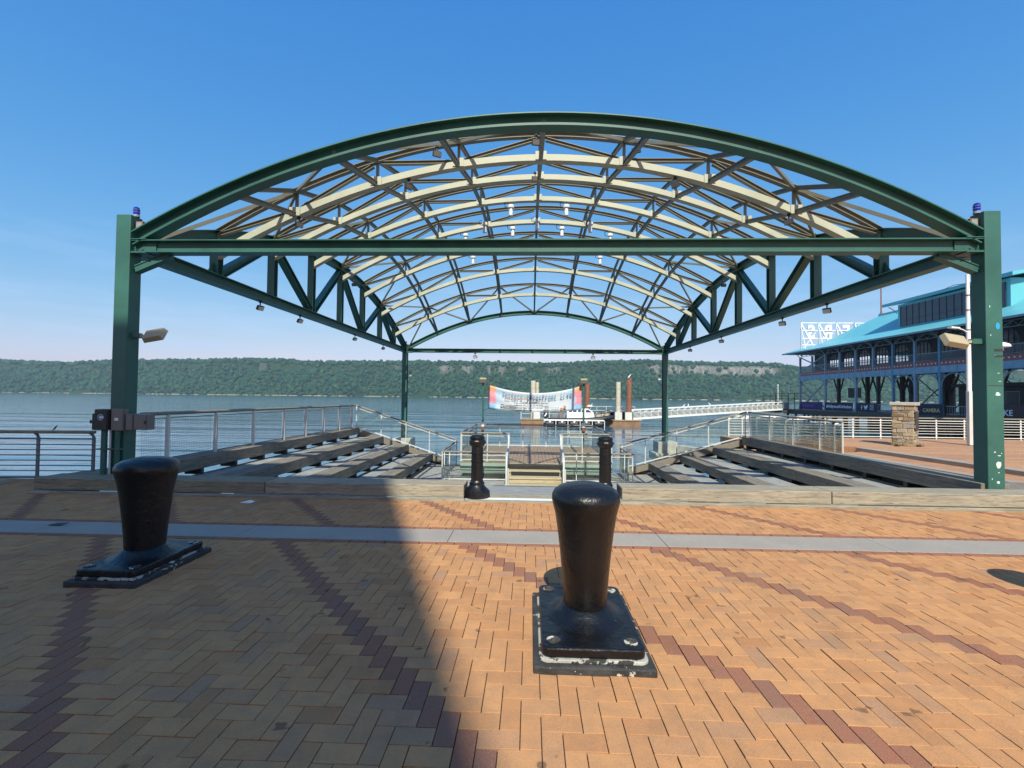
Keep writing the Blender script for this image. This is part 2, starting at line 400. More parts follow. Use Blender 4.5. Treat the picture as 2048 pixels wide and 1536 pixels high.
def cliff():
    m = NM('cliff_and_soil'); v = m.coord((1,1,.16))
    at = m.n('ShaderNodeAttribute', attribute_name='rock')
    c = m.ramp(m.noise(.13, v, 6, .75), [(.38, (.07,.075,.06)), (.5, (.20,.185,.165)), (.66, (.34,.325,.30))])
    m.bump(m.noise(.3, v, 5, .7), .9, 4)
    return m.set(m.mix(at.outputs['Fac'], (.030,.055,.018), c), .95, 0, .2)
MAT['cliff'] = cliff()
MAT['shorerock'] = painted('shore_rock', (.42,.36,.27), .95, .5, None, sc=.08)
def banner_cloth():
    m = NM('printed_banner_cloth')
    tc = m.n('ShaderNodeTexCoord'); sx = m.n('ShaderNodeSeparateXYZ'); m.l(tc.outputs['UV'], sx.inputs[0])
    u = sx.outputs[0]; vv = sx.outputs[1]
    n1 = m.noise(3.2, tc.outputs['UV'], 4, .6, .5)
    mp = m.n('ShaderNodeMapping'); mp.inputs['Location'].default_value = (4.7,2.1,0); m.l(tc.outputs['UV'], mp.inputs[0]); n2 = m.noise(5.5, mp.outputs[0], 4, .6)
    edge = m.math('ABSOLUTE', m.math('SUBTRACT', u, .5))
    e = m.math('ADD', edge, m.math('MULTIPLY', m.math('SUBTRACT', n1, .5), .16))
    base = m.ramp(n2, [(.35, (.60,.61,.62)), (.65, (.46,.54,.63))])
    splash = m.ramp(m.math('ADD', m.math('MULTIPLY', vv, .75), m.math('MULTIPLY', m.math('SUBTRACT', n2, .5), 1.1)),
                    [(.06, (.20,.45,.68)), (.25, (.66,.22,.28)), (.5, (.68,.27,.36)), (.72, (.70,.36,.17)), (1, (.72,.45,.22))])
    blue = m.ramp(m.math('ADD', e, 0.0), [(.335, (0,0,0)), (.375, (1,1,1))])
    warm = m.ramp(e, [(.405, (0,0,0)), (.435, (1,1,1))])
    c = m.mix(blue, base, m.mix(.35, base, (.18,.45,.80)))
    c = m.mix(warm, c, splash)
    m.set(c, .7, 0, .2); return m.m
MAT['banner'] = banner_cloth()
MAT['panelmesh'] = painted('pale_mesh_panel', (.36,.355,.335), .7, .15, None)
MAT['brickwall'] = painted('tower_brick', (.30,.15,.11), .9, .2, None)

# ================================================================== GROUND AND WATER
WZ = -2.3
b = MB(); b.box(-3200, 3200, -120, 1420, WZ-.4, WZ); struct(b.build('water', MAT['water']))
# land behind and beneath the paving: one slab that ends at the river wall
b = MB(); b.prism([(-200,-118,-2.6),(200,-118,-2.6),(200,30,-2.6),(36,30,-2.6),(34,22.95,-2.6),(8.9,22.95,-2.6),(8.9,8.5,-2.6),(-8.0,8.5,-2.6),(-8.0,9.35,-2.6),(-200,9.35,-2.6)], (0,0,2.2))
struct(b.build('ground', MAT['concrete']))
SY = 1.22   # length of a paver across the plaza against its width
BW = .110; GX = -.035
def herring(x0, x1, y0, y1, holes, lines):
    vs = []; fs = []; ti = []; rd = []
    a = BW; ay = BW*SY; g = .0025
    nx0 = int(math.floor(x0/a))-2; nx1 = int(math.ceil(x1/a))+2; ny0 = int(math.floor(y0/ay))-2; ny1 = int(math.ceil(y1/ay))+2
    for i in range(nx0, nx1):
        for j in range(ny0, ny1):
            k = (i+j) % 4
            if k == 0: xa, xb, ya, yb, vert = i*a+GX, (i+2)*a+GX, j*ay, (j+1)*ay, 0
            elif k == 2: xa, xb, ya, yb, vert = i*a+GX, (i+1)*a+GX, j*ay, (j+2)*ay, 1
            else: continue
            xa = max(xa, x0); xb = min(xb, x1); ya = max(ya, y0); yb = min(yb, y1)
            if xb-xa < .02 or yb-ya < .02: continue
            cx, cy = (xa+xb)/2, (ya+yb)/2
            if any(h[0] < cx < h[1] and h[2] < cy < h[3] for h in holes): continue
            red = 0
            if vert:
                q = cx + cy/SY
                red = 1 if lines(q, cy) else 0
            z = random.gauss(0, .0013); tx = random.gauss(0, .0009); ty = random.gauss(0, .0009)
            xa += g; xb -= g; ya += g; yb -= g; e = .0016
            o = len(vs)
            vs += [(xa,ya,-.02),(xb,ya,-.02),(xb,yb,-.02),(xa,yb,-.02),
                   (xa,ya,z-tx-ty-e),(xb,ya,z+tx-ty-e),(xb,yb,z+tx+ty-e),(xa,yb,z-tx+ty-e),
                   (xa+e,ya+e,z-tx-ty),(xb-e,ya+e,z+tx-ty),(xb-e,yb-e,z+tx+ty),(xa+e,yb-e,z-tx+ty)]
            for p in (0, 4):
                for q in range(4): fs.append((o+p+q, o+p+(q+1)%4, o+p+4+(q+1)%4, o+p+4+q))
            fs.append((o+8, o+9, o+10, o+11))
            t = min(1, max(0, random.gauss(.5, .22)))
            if random.random() < .035: t = random.uniform(.85, 1)
            ti += [t]*9; rd += [red]*9
    return vs, fs, ti, rd
def paver_obj(name, parts):
    vs = []; fs = []; ti = []; rd = []
    for a, b_, c, d in parts:
        o = len(vs); vs += a; fs += [tuple(i+o for i in f) for f in b_]; ti += c; rd += d
    me = bpy.data.meshes.new(name); me.from_pydata(vs, [], fs); me.update()
    for nm, arr in (('tint', ti), ('red', rd)):
        at = me.attributes.new(nm, 'FLOAT', 'FACE'); at.data.foreach_set('value', np.array(arr, dtype=np.float32))
    me.materials.append(MAT['paver']); o = bpy.data.objects.new(name, me); COL.objects.link(o); return struct(o)
def near_line(q, base, step, wd=.105):
    r = (q-base+step*20) % step
    return min(r, step-r) < wd*1.05
def soldier(x0, x1, y, d=.105):
    vs=[];fs=[];ti=[];rd=[]; x=x0
    while x < x1:
        o=len(vs); xb=x+.21; e=.0035; g=.0028; z=random.gauss(0,.0009)
        vs += [(x+g,y+g,-.02),(xb-g,y+g,-.02),(xb-g,y+d-g,-.02),(x+g,y+d-g,-.02),(x+g+e,y+g+e,z),(xb-g-e,y+g+e,z),(xb-g-e,y+d-g-e,z),(x+g+e,y+d-g-e,z)]
        for q in range(4): fs.append((o+q,o+(q+1)%4,o+4+(q+1)%4,o+4+q))
        fs.append((o+4,o+5,o+6,o+7)); ti += [random.gauss(.5,.2)]*5; rd += [1]*5; x=xb
    return vs,fs,ti,rd
Y_B0, Y_B1 = 5.75, 6.27
PX0, PX1 = -16.0, 13.0
fld_a = herring(PX0, PX1, .6, Y_B0-.108, [], lambda q, y: near_line(q, 1.67, 2.2))
fld_b = herring(PX0, PX1, Y_B1+.108, 7.93, [], lambda q, y: near_line(q, 6.95, 2.2))
fld_c = herring(PX0, -8.62, 7.93, 9.30, [], lambda q, y: near_line(q, 6.95, 2.2))
paver_obj('plaza_pavement', [fld_a, fld_b, fld_c, soldier(PX0, PX1, Y_B0-.107), soldier(PX0, PX1, Y_B1+.002)])
b = MB(); b.box(-199, 199, -117, .6, -.39, -.004); b.box(-199, PX0, .6, 9.30, -.39, -.004); b.box(PX1, 199, .6, 7.9, -.39, -.004)
struct(b.build('plaza_ground', MAT['farplaza']))
b = MB(); b.box(PX0, PX1, .6, 7.93, -.38, -.016); b.box(PX0, -8.62, 7.93, 9.32, -.38, -.016); struct(b.build('paving_bed', MAT['joint']))
b = MB(); x = PX0 - .7
while x < PX1:
    L_ = 2.62; b.box(x+.003, min(x+L_, PX1)-.003, Y_B0, Y_B1, -.02, .001); x += L_
struct(b.build('granite_band', MAT['granite'], bevel=.003, seg=1))
# right hand plaza: upper level, two low steps, strip beside the canopy
b = MB(); b.prism([(12.7,7.9,-.35),(60,7.9,-.35),(60,29.9,-.35),(34,29.9,-.35),(34,22.9,-.35),(8.95,22.9,-.35),(8.95,20.4,-.35),(10.8,20.0,-.35),(12.15,18.3,-.35)], (0,0,.35))
struct(b.build('upper_plaza', MAT['farplaza']))
b = MB(); b.box(8.4, 12.72, 8.55, 19.5, -.39, -.235); b.prism([(8.4,19.5,-.39),(12.7,19.5,-.39),(12.7,20.6,-.39),(8.4,20.6,-.39)], (0,0,.30)); struct(b.build('lower_plaza', MAT['farplaza']))
b = MB(); b.prism([(11.12,17.45,-.4),(12.30,18.05,-.4),(12.98,7.95,-.4),(11.7,7.95,-.4)], (0,0,.278)); struct(b.build('middle_plaza', MAT['farplaza']))
for pl, z in (([(12.04,18.18),(12.40,18.20),(13.08,7.95),(12.72,7.95)], .004), ([(10.83,17.35),(11.14,17.42),(11.72,7.95),(11.40,7.95)], -.118)):
    b = MB(); b.prism([(x, y, z-.13) for x, y in pl], (0,0,.13)); struct(b.build('step', MAT['granite'], bevel=.006, seg=1))
MB().box(8.34, 8.42, 8.57, 18.0, -.4, .19).build('retaining_wall', MAT['wood_y'])['kind'] = 'structure'
# ================================================================== FAR SHORE
def ridge(x):
    xs = [-3200,-2400,-1809,-1578,-1421,-1299,-1108,-937,-835,-733,-514,-431,-314,-182,-100,64,193,387,546,657,768,830,960,1300,2000,3200]
    zs = [120,113,109,100,110,113,114,120,119,112,113,116,115,115,113,111,120,123,121,119,119,106,104,112,104,100]
    return float(np.interp(x, xs, zs)) - 7
def rocky(x):
    r = 0
    for c, wd, s in ((-874,12,.5),(-430,18,.25),(-270,30,.55),(-200,24,.6),(-110,34,.65),(-20,24,.5),(75,28,.5),(385,22,.8),(450,40,.9),(560,75,1.0),(690,90,1.0)):
        r = max(r, s*max(0, 1-((x-c)/wd)**4))
    return r
PROF = [(1380,0,0),(1392,.035,0),(1430,.22,0),(1470,.45,0),(1500,.62,0),(1514,.73,.8),(1518,.80,1),(1521,.88,1),(1528,.94,.3),(1560,1,0),(1700,1.0,0),(1900,.9,0),(2100,.6,0)]
def terr(x, y):
    h = np.interp(y, [p[0] for p in PROF], [p[1] for p in PROF]); return WZ-.3 + h*(ridge(x)+2.3)
xs = np.arange(-3000, 3001, 8.0); vs = []; fs = []; rk = []
n = len(PROF)
for x in xs:
    wob = 9*math.sin(x*.013)+6*math.sin(x*.041+2)+4*math.sin(x*.11)
    for k, (y, h, r) in enumerate(PROF):
        j = random.uniform(-3, 3) if 4 < k < 9 else 0
        vs.append((x+j, y+wob*(1 if k > 1 else .5), WZ-.3 + h*(ridge(x)+2.3)))
for i in range(len(xs)-1):
    for k in range(n-1):
        fs.append((i*n+k, (i+1)*n+k, (i+1)*n+k+1, i*n+k+1))
for i, x in enumerate(xs):
    rr = rocky(x)*random.uniform(.55, 1.25)
    for k, (y, h, r) in enumerate(PROF): rk.append(min(1, r*rr*1.3))
me = bpy.data.meshes.new('hills'); me.from_pydata(vs, [], fs); me.update()
at = me.attributes.new('rock', 'FLOAT', 'POINT'); at.data.foreach_set('value', np.array(rk, dtype=np.float32))
me.materials.append(MAT['cliff']); o = bpy.data.objects.new('hills', me); COL.objects.link(o); struct(o)
# shore boulders strip
b = MB()
for k in range(520):
    x = random.uniform(-2500, 2500); wob = 9*math.sin(x*.013)+6*math.sin(x*.041+2)+4*math.sin(x*.11)
    s = random.uniform(.8, 2.2); y = 1377 + wob*.5 + random.uniform(-2, 2)
    b.obox((x, y, WZ+.3*s), (s*random.uniform(2.5, 9), 3, s), Matrix.Rotation(random.uniform(-.2,.2), 3, 'Z'))
o = b.build('shore_rocks', MAT['shorerock']); tag(o, 'pale rocks lining the foot of the far wooded shore', 'rocks', None, 'stuff')
# forest: many lumpy crowns
ph = (1+5**.5)/2
ico = np.array([(-1,ph,0),(1,ph,0),(-1,-ph,0),(1,-ph,0),(0,-1,ph),(0,1,ph),(0,-1,-ph),(0,1,-ph),(ph,0,-1),(ph,0,1),(-ph,0,-1),(-ph,0,1)], dtype=float)
ico /= np.linalg.norm(ico[0])
icf = [(0,11,5),(0,5,1),(0,1,7),(0,7,10),(0,10,11),(1,5,9),(5,11,4),(11,10,2),(10,7,6),(7,1,8),(3,9,4),(3,4,2),(3,2,6),(3,6,8),(3,8,9),(4,9,5),(2,4,11),(6,2,10),(8,6,7),(9,8,1)]
def subdiv(v, f):
    v = [tuple(p) for p in v]; c = {}; nf = []
    def mid(a, b_):
        k = (min(a,b_), max(a,b_))
        if k not in c:
            m = (np.array(v[a])+np.array(v[b_])); m /= np.linalg.norm(m); v.append(tuple(m)); c[k] = len(v)-1
        return c[k]
    for a, b_, d in f:
        x, y, z = mid(a,b_), mid(b_,d), mid(d,a); nf += [(a,x,z),(b_,y,x),(d,z,y),(x,y,z)]
    return np.array(v), nf
sv, sf = subdiv(ico, icf); sf = np.array(sf)
pts = []
def cell(x, y0, y1):
    return random.uniform(y0, y1)
NT = 13500
while len(pts) < NT:
    x = random.uniform(-2300, 1500); t = random.random()
    y = 1384 + 195*t**.9 if random.random() < .93 else random.uniform(1560, 1640)
    wob = 9*math.sin(x*.013)+6*math.sin(x*.041+2)+4*math.sin(x*.11)
    rr = rocky(x)
    if 1506 < y < 1530 and random.random() < rr*.93: continue
    if 1490 < y <= 1506 and random.random() < rr*.25: continue
    pts.append((x, y+wob, terr(x, y)))
allv = np.zeros((NT*len(sv), 3)); tint = np.zeros(NT*len(sv), dtype=np.float32)
for i, (x, y, z) in enumerate(pts):
    r = random.choice([random.uniform(2.4,4.2), random.uniform(3.2,5.6), random.uniform(4.0,6.8)]) * (.8 if y < 1400 else 1)
    jit = 1 + rng.normal(0, .17, len(sv))
    p = sv * jit[:, None] * np.array([r, r, r*random.uniform(.85, 1.3)])
    p += np.array([x, y, z + r*.75])
    allv[i*len(sv):(i+1)*len(sv)] = p
    tint[i*len(sv):(i+1)*len(sv)] = np.clip(random.gauss(.45, .22) + rng.normal(0, .1, len(sv)), 0, 1)
F = (sf[None] + (np.arange(NT)*len(sv))[:, None, None]).reshape(-1, 3)
me = bpy.data.meshes.new('far_forest')
me.vertices.add(len(allv)); me.vertices.foreach_set('co', allv.ravel().astype(np.float32))
me.loops.add(F.size); me.loops.foreach_set('vertex_index', F.ravel().astype(np.int32))
me.polygons.add(len(F)); me.polygons.foreach_set('loop_start', (np.arange(len(F))*3).astype(np.int32)); me.polygons.foreach_set('loop_total', np.full(len(F), 3, dtype=np.int32))
me.update(calc_edges=True)
at = me.attributes.new('tint', 'FLOAT', 'POINT'); at.data.foreach_set('value', tint)
me.materials.append(MAT['forest']); o = bpy.data.objects.new('far_forest', me); COL.objects.link(o)
tag(o, 'dense green forest covering the bluff across the river', 'forest', None, 'stuff')

# ================================================================== STEEL CANOPY
xL, xR, YF, CS = -7.482, 7.886, 8.559, .28
XL, XR, Yf, Yr = xL-CS/2, xR+CS/2, YF+CS/2, YF+CS/2+20.08
XC = (XL+XR)/2; HW = (XR-XL)/2; PX = HW/4; PY = (Yr-Yf)/8
ZT, ZB0, ZB1 = 5.08, 4.37, 4.61
can = thing('steel_canopy', (XC, (Yf+Yr)/2, 0), 'big open steel canopy with green arches and beige roof trusses over the amphitheatre', 'canopy')
def zbot(n, i): return 8.655 - 2.26*((i/4-1)**2) - 2.32*(n/4)**2
def ztop(n, i): return zbot(n, i) + .58
def zarch(t): return 6.82 - 2.20*t*t          # centreline of an edge arch, t from -1 to 1
IP = lambda d, w_, tw=.02, tf=.022: [(-w_/2,-d/2),(w_/2,-d/2),(w_/2,-d/2+tf),(tw/2,-d/2+tf),(tw/2,d/2-tf),(w_/2,d/2-tf),(w_/2,d/2),(-w_/2,d/2),(-w_/2,d/2-tf),(-tw/2,d/2-tf),(-tw/2,-d/2+tf),(-w_/2,-d/2+tf)]
G = MAT['green']
for X, sgn in ((xL-CS, -1), (xR, 1)):
    for k, Y in enumerate((YF, YF+20.08)):
        b = MB(); z0 = -.05 if k == 0 else -1.0
        if k == 0: b.box(X, X+CS, Y, Y+CS, z0, ZT)
        else:
            b.sweep(IP(.30, .30, .03, .03), [(X+CS/2, Y+CS/2, z0), (X+CS/2, Y+CS/2, ZT-.2)], (1,0,0))
        c = b.build('column', G, can, bevel=.012 if k == 0 else 0)
        if k == 0:
            m = MB(); m.box(X-.02, X+CS+.02, Y-.02, Y+CS+.02, -.05, .02); m.box(X+.05, X+CS-.05, Y+.05, Y+CS-.05, ZT-.01, ZT+.006); m.build('column_plate', G, c)
for Y in (Yf, Yr):
    b = MB(); b.sweep(IP(.24, .25), [(xL+.004, Y, (ZB0+ZB1)/2), (xR-.004, Y, (ZB0+ZB1)/2)], (0,1,0))
    e = b.build('edge_beam', G, can)
    b = MB()
    for s, X in ((1, xL), (-1, xR)):
        b = MB()
        b.box(min(X, X+s*.42), max(X, X+s*.42), Y-.035, Y-.012, ZB0+.03, ZB1-.03)
        b.box(min(X, X+s*.30), max(X, X+s*.30), Y-.14, Y+.14, ZB1+.002, ZB1+.016); b.box(min(X, X+s*.30), max(X, X+s*.30), Y-.14, Y+.14, ZB0-.016, ZB0-.002)
        for q in range(2):
            for r_ in range(2): b.lathe([(.016,0),(.016,.012),(.004,.016)], (X+s*(.06+.1*q), Y-.04, ZB0+.07+.1*r_), 8)
        b.build('joint_plate', G, e)
    if Y == Yr:
        for n in range(-3, 4): MB().box(XC+n*PX-.01, XC+n*PX+.01, Y-.12, Y+.12, ZB0+.025, ZB1-.025).build('stiffener', G, e)
    pts = [(XC + HW*.985*t, Y, zarch(t)) for t in np.linspace(-1, 1, 57)]
    b = MB(); b.sweep(IP(.245, .25), pts, (0,1,0)); b.build('edge_arch', G, can)
for X, s in ((xL, 1), (xR, -1)):
    b = MB(); b.sweep(IP(.13, .15, .12, .02), [(X, Yf+.04, 4.08), (X+s*.62, Yf+.08, 4.36)], (0,1,0))
    b.build('knee_brace', G, can)
def ypos(i): return Yf + PY*i
for X, s in ((XL, 1), (XR, -1)):
    b = MB(); b.sweep(IP(.25, .26), [(X, Yf+.15, 4.49), (X, Yr-.15, 4.49)], (1,0,0))
    b.sweep(IP(.25, .26), [(X, Yf + (Yr-Yf)*(t+1)/2, zarch(t)) for t in np.linspace(-.985, .985, 57)], (1,0,0))
    st = b.build('side_truss', G, can)
    for i in range(1, 8):
        zt = zarch(i/4-1)-.11
        p = MB(); p.sweep(IP(.22, .2, .02, .02), [(X, ypos(i), 4.61), (X, ypos(i), zt)], (1,0,0)); p.build('post', G, st)
        if i % 2:
            g_ = MB(); g_.prism([(X-.008, ypos(i)-.32, 4.61), (X-.008, ypos(i)+.32, 4.61), (X-.008, ypos(i)+.14, 4.88), (X-.008, ypos(i)-.14, 4.88)], (.016,0,0)); g_.build('gusset', G, st)
            for j in (i-1, i+1):
                if j in (0, 8): continue
                p = MB(); p.sweep(IP(.2, .2, .02, .02), [(X, ypos(i)+(.12 if j > i else -.12), 4.66), (X, ypos(j)-(.1 if j > i else -.1), zarch(j/4-1)-.16)], (1,0,0)); p.build('diagonal', G, st)
BE, BE_SHADE = MAT['beige'], MAT['beige_shaded']
NS = [-4,-3,-2,-1,0,1,2,3,4]
BOX = lambda w_, h_: [(-w_/2,-h_/2),(w_/2,-h_/2),(w_/2,h_/2),(-w_/2,h_/2)]
for i in range(1, 8):
    Y = ypos(i)
    b = MB(); ts = np.linspace(-4, 4, 49)
    b.sweep(BOX(.20, .15), [(XC+n*PX, Y, zbot(n, i)) for n in ts], (0,1,0))
    for n in range(-3, 4): b.box(XC+n*PX-.13, XC+n*PX+.13, Y-.122, Y-.1015, zbot(n, i)-.06, zbot(n, i)+.14)
    tr = b.build('roof_truss', BE, can)
    MB().sweep(IP(.115, .14, .016, .014), [(XC+n*PX, Y, ztop(n, i)) for n in ts], (0,1,0)).build('top_chord', BE_SHADE, tr)
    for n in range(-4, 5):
        p = MB(); p.bar((XC+n*PX, Y, zbot(n, i)+.08), (XC+n*PX, Y, ztop(n, i)-.06), .062, .062, (0,1,0)); p.build('post', BE_SHADE, tr)
    for a_, c_ in ((0,1),(2,1),(2,3),(4,3)):
        for s in (-1, 1):
            ta = (XC+s*a_*PX, Y, ztop(a_, i)-.07); tb = (XC+s*c_*PX, Y, zbot(c_, i)+.09)
            d = (Vector(tb)-Vector(ta)).normalized(); 
            p = MB(); p.sweep(IP(.085, .11, .014, .012), [Vector(ta)+d*.12, Vector(tb)-d*.16], (0,1,0)); p.build('diagonal', BE_SHADE, tr)
for n in range(-3, 4):
    X = XC+n*PX; za = zarch(n/4)
    for lay, fz, hh in (('b', zbot, .11), ('t', ztop, .10)):
        b = MB(); seq = [(X, Yf+.05, za + (-.05 if lay == 'b' else .05))] + [(X, ypos(i), fz(n, i)) for i in range(1, 8)] + [(X, Yr-.05, za + (-.05 if lay == 'b' else .05))]
        for p, q in zip(seq[:-1], seq[1:]):
            d = (Vector(q)-Vector(p)).normalized(); b.sweep(IP(hh, .085, .026, .018), [Vector(p)+d*.09, Vector(q)-d*.09], (1,0,0))
        b.build('purlin', BE_SHADE, can)
def brace(p, q): MB().bar(p, q, .058, .072, (0,0,1)).build('edge_brace', BE_SHADE, can)
for Y, i in ((Yf, 1), (Yr, 7)):
    for s in (-1, 1):
        P = lambda n: (XC+s*n*PX, Y, zarch(n/4)); T = lambda n: (XC+s*n*PX, ypos(i), ztop(n, i))
        brace(P(0), T(1)); brace(T(1), P(2)); brace(P(2), T(3)); brace(T(3), (XC+s*HW*.985, Y, 4.5))
for s in (-1, 1):
    E_ = lambda i: (XC+s*HW, ypos(i), zarch(i/4-1)); T3 = lambda i: (XC+s*3*PX, ypos(i), ztop(3, i))
    for e, t in ((2,1),(2,3),(4,3),(4,5),(6,5),(6,7)): brace(E_(e), T3(t))
# paint scars and scuffs on the right front column, seam line
y = YF-.0025
def blob(cx, cz, rx, rz, n=9):
    b = MB(); b.prism([(cx+rx*math.cos(a)*random.uniform(.7,1.1), y, cz+rz*math.sin(a)*random.uniform(.7,1.1)) for a in np.linspace(0, 2*math.pi, n, endpoint=False)], (0,.003,0)); b.build('paint_scar', MAT['paintscar'], can)
for cx, cz, rx, rz in ((8.06,.66,.045,.075),(8.05,.36,.03,.025),(8.07,1.87,.05,.02),(8.06,1.90,.03,.015),(8.0,.88,.02,.012),(8.07,.82,.03,.01),(8.11,.86,.012,.008),(8.06,.53,.014,.01),(7.95,.42,.012,.012),(8.1,2.10,.03,.006),(8.08,2.24,.02,.006),(8.03,2.55,.012,.006),(7.95,3.4,.008,.02),(7.96,2.9,.008,.015)): blob(cx, cz, rx, rz)
for q in ((7.90,8.16,2.020,2.032),(8.02,8.16,2.62,2.66),(8.02,8.16,2.52,2.55)): MB().box(q[0], q[1], y, y+.003, q[2], q[3]).build('paint_scuff', MAT['darksteel'], can)

# stickers on the columns are things stuck on
b = MB(); b.prism([(8.08+.035*math.cos(a), YF-.003, 3.06+.06*math.sin(a)) for a in np.linspace(0, 2*math.pi, 14, endpoint=False)], (0,.002,0))
tag(b.build('sticker', MAT['sticker_cyan'], None, (8.08, YF, 3.06)), 'oval light blue sticker high on the right front column', 'sticker')

# beacons on the columns
def beacon(x, y, z, lab, sc=1):
    t = thing('beacon_light', (x, y, z), lab, 'beacon', 'blue beacons on the canopy columns')
    MB().lathe([(.055*sc,0),(.055*sc,.03*sc),(.05*sc,.04*sc)], (x,y,z), 14).build('base', MAT['greyiron'], t)
    MB().lathe([(.05*sc,.04*sc),(.052*sc,.10*sc),(.05*sc,.17*sc),(.03*sc,.19*sc)], (x,y,z), 14).build('lens', MAT['blue_lens'], t, smooth=True)
    MB().lathe([(.058*sc,.085*sc),(.058*sc,.095*sc)], (x,y,z), 14).lathe([(.058*sc,.13*sc),(.058*sc,.14*sc)], (x,y,z), 14).build('guard_ring', MAT['boxgrey'], t)
beacon(xL-.02, YF+.15, ZT, 'blue ribbed beacon light on top of the left front column')
beacon(xR+.01, YF+.15, ZT, 'blue ribbed beacon light on top of the right front column')
beacon(xL-.1, Yr, ZT-.2, 'blue beacon light on top of the left rear column by the water', .9)
beacon(xR+.15, Yr, ZT-.2, 'blue beacon light on top of the right rear column by the water', .9)
for x, lab in ((xL+.09, 'rusty junction box behind the top of the left front column'), (xR-.09, 'rusty junction box behind the top of the right front column')):
    t = thing('junction_box', (x, Yf, 4.9), lab, 'junction box', 'junction boxes at the column tops'); MB().box(x-.07, x+.07, Yf-.05, Yf+.05, 4.84, 4.98).build('case', MAT['pile_rust'], t, bevel=.006); MB().box(x-.05, x+.05, Yf-.056, Yf-.05, 4.86, 4.96).build('lid', MAT['greyiron'], t)
# big shoebox floodlights on the front columns
def shoebox(x, z, s, lab):
    t = thing('floodlight', (x, Yf-.02, z), lab, 'floodlight', 'shoebox floodlights on the front columns')
    MB().box(min(x, x+s*.16), max(x, x+s*.16), Yf-.07, Yf+.03, z-.045, z+.045).build('bracket', G, t, bevel=.005)
    MB().bar((x+s*.15, Yf-.02, z), (x+s*.36, Yf-.02, z-.03), .07, .05, (0,0,1)).build('arm', MAT['lampbeige'], t)
    R = Matrix.Rotation(-s*rad(10), 3, 'Y') @ Matrix.Rotation(rad(50), 3, 'X')
    c = V(x+s*.44, Yf-.03, z+.01)
    h = MB(); n_ = [(-.19,-.13,-.05),(.19,-.13,-.05),(.19,.13,-.05),(-.19,.13,-.05),(-.17,-.11,.06),(.17,-.11,.06),(.17,.11,.06),(-.17,.11,.06)]
    h.add([c + R @ Vector(p) for p in n_], [(0,3,2,1),(4,5,6,7),(0,1,5,4),(1,2,6,5),(2,3,7,6),(3,0,4,7)])
    hd = h.build('housing', MAT['lampbeige'], t, bevel=.012)
    MB().obox(c + R @ V(0,0,-.053), (.33,.21,.008), R).build('lens', MAT['lens'], hd)
shoebox(xL, 2.82, 1, 'beige shoebox floodlight reaching right from the left front column')
shoebox(xR, 2.80, -1, 'beige shoebox floodlight reaching left from the right front column')

# small floodlights hung from the steel: yoke, housing, lens
def hungflood(x, y, z, lab, grp, yaw=0, tilt=35, sc=1.0, mat='darksteel', lens='railsteel'):
    sc *= .85
    t = thing('hanging_floodlight', (x, y, z), lab, 'floodlight', grp)
    MB().lathe([(.03*sc,-.05*sc),(.05*sc,-.05*sc),(.05*sc,0),(.02*sc,0)], (x,y,z), 8).bar((x,y,z-.04*sc), (x,y,z-.13*sc), .03*sc, .03*sc).build('mount', MAT['darksteel'], t)
    R = Matrix.Rotation(yaw, 3, 'Z') @ Matrix.Rotation(rad(tilt), 3, 'X'); c = V(x, y, z-.22*sc)
    h = MB().obox(c, (.22*sc, .09*sc, .15*sc), R).build('housing', MAT[mat], t, bevel=.01)
    MB().obox(c + R @ V(0,-.047*sc,0), (.19*sc,.006,.12*sc), R).build('lens', MAT[lens], h)
gl, gr = 'floodlights under the left side truss', 'floodlights under the right side truss'
for y, o_ in ((13.12,'nearest'), (15.45,'second'), (20.4,'third'), (24.4,'last')):
    hungflood(XL, y, 4.365, 'small grey floodlight under the left truss, %s from the front column' % o_, gl, rad(70), 30, 1.05)
    hungflood(XR, y*.985+.3, 4.365, 'small grey floodlight under the right truss, %s from the front column' % o_, gr, rad(-50), 30, 1.05)
hungflood(-3.35, Yr, 4.365, 'small floodlight hanging under the rear beam, left of the pair', 'floodlights under the rear beam', 0, 25, 1.3)
hungflood(3.75, Yr, 4.365, 'small floodlight hanging under the rear beam, right of the pair', 'floodlights under the rear beam', 0, 25, 1.3)
hungflood(XL+.36, Yr-.2, 3.2, 'floodlight low on the left rear column above the water', 'floodlights on the rear columns', 0, 0, 1.2, 'boxgrey')
hungflood(XR-.36, Yr-.2, 3.1, 'floodlight low on the right rear column above the water', 'floodlights on the rear columns', 0, 0, 1.2, 'boxgrey')
# lights clipped among the roof trusses
gt = 'floodlights clipped into the roof trusses'
for x, y, z, lab, yw_ in ((-2.15, 10.55, 7.38, 'dark floodlight in the roof between front arch and first truss, left of centre', .5), (.08, 10.55, 7.62, 'dark floodlight beside the centre purlin near the front arch', .2), (2.3, 10.55, 7.42, 'dark floodlight in the roof between front arch and first truss, right of centre', -.5),
        (.08, 13.2, 8.02, 'dark floodlight beside the centre purlin under the second truss', .2), (-2.95, 11.2, 6.93, 'dark can light under the first truss left of centre', 1.0), (3.35, 11.2, 6.93, 'dark can light under the first truss right of centre', -1.0),
        (-5.6, 11.2, 6.02, 'dark can light low on the first truss at left', 1.0), (5.95, 11.2, 6.05, 'dark can light low on the first truss at right', -1.0),
        (-7.25, 19.2, 6.45, 'black light box below the left side arch', 0), (7.65, 19.2, 6.45, 'black light box below the right side arch', 0),
        (-1.75, 27.6, 6.62, 'tiny floodlight on the rear purlin left of centre', 0), (2.15, 27.6, 6.62, 'tiny floodlight on the rear purlin right of centre', 0)):
    hungflood(x, y, z, lab, gt, yw_, 20, 1.0, 'darksteel', 'boxgrey')
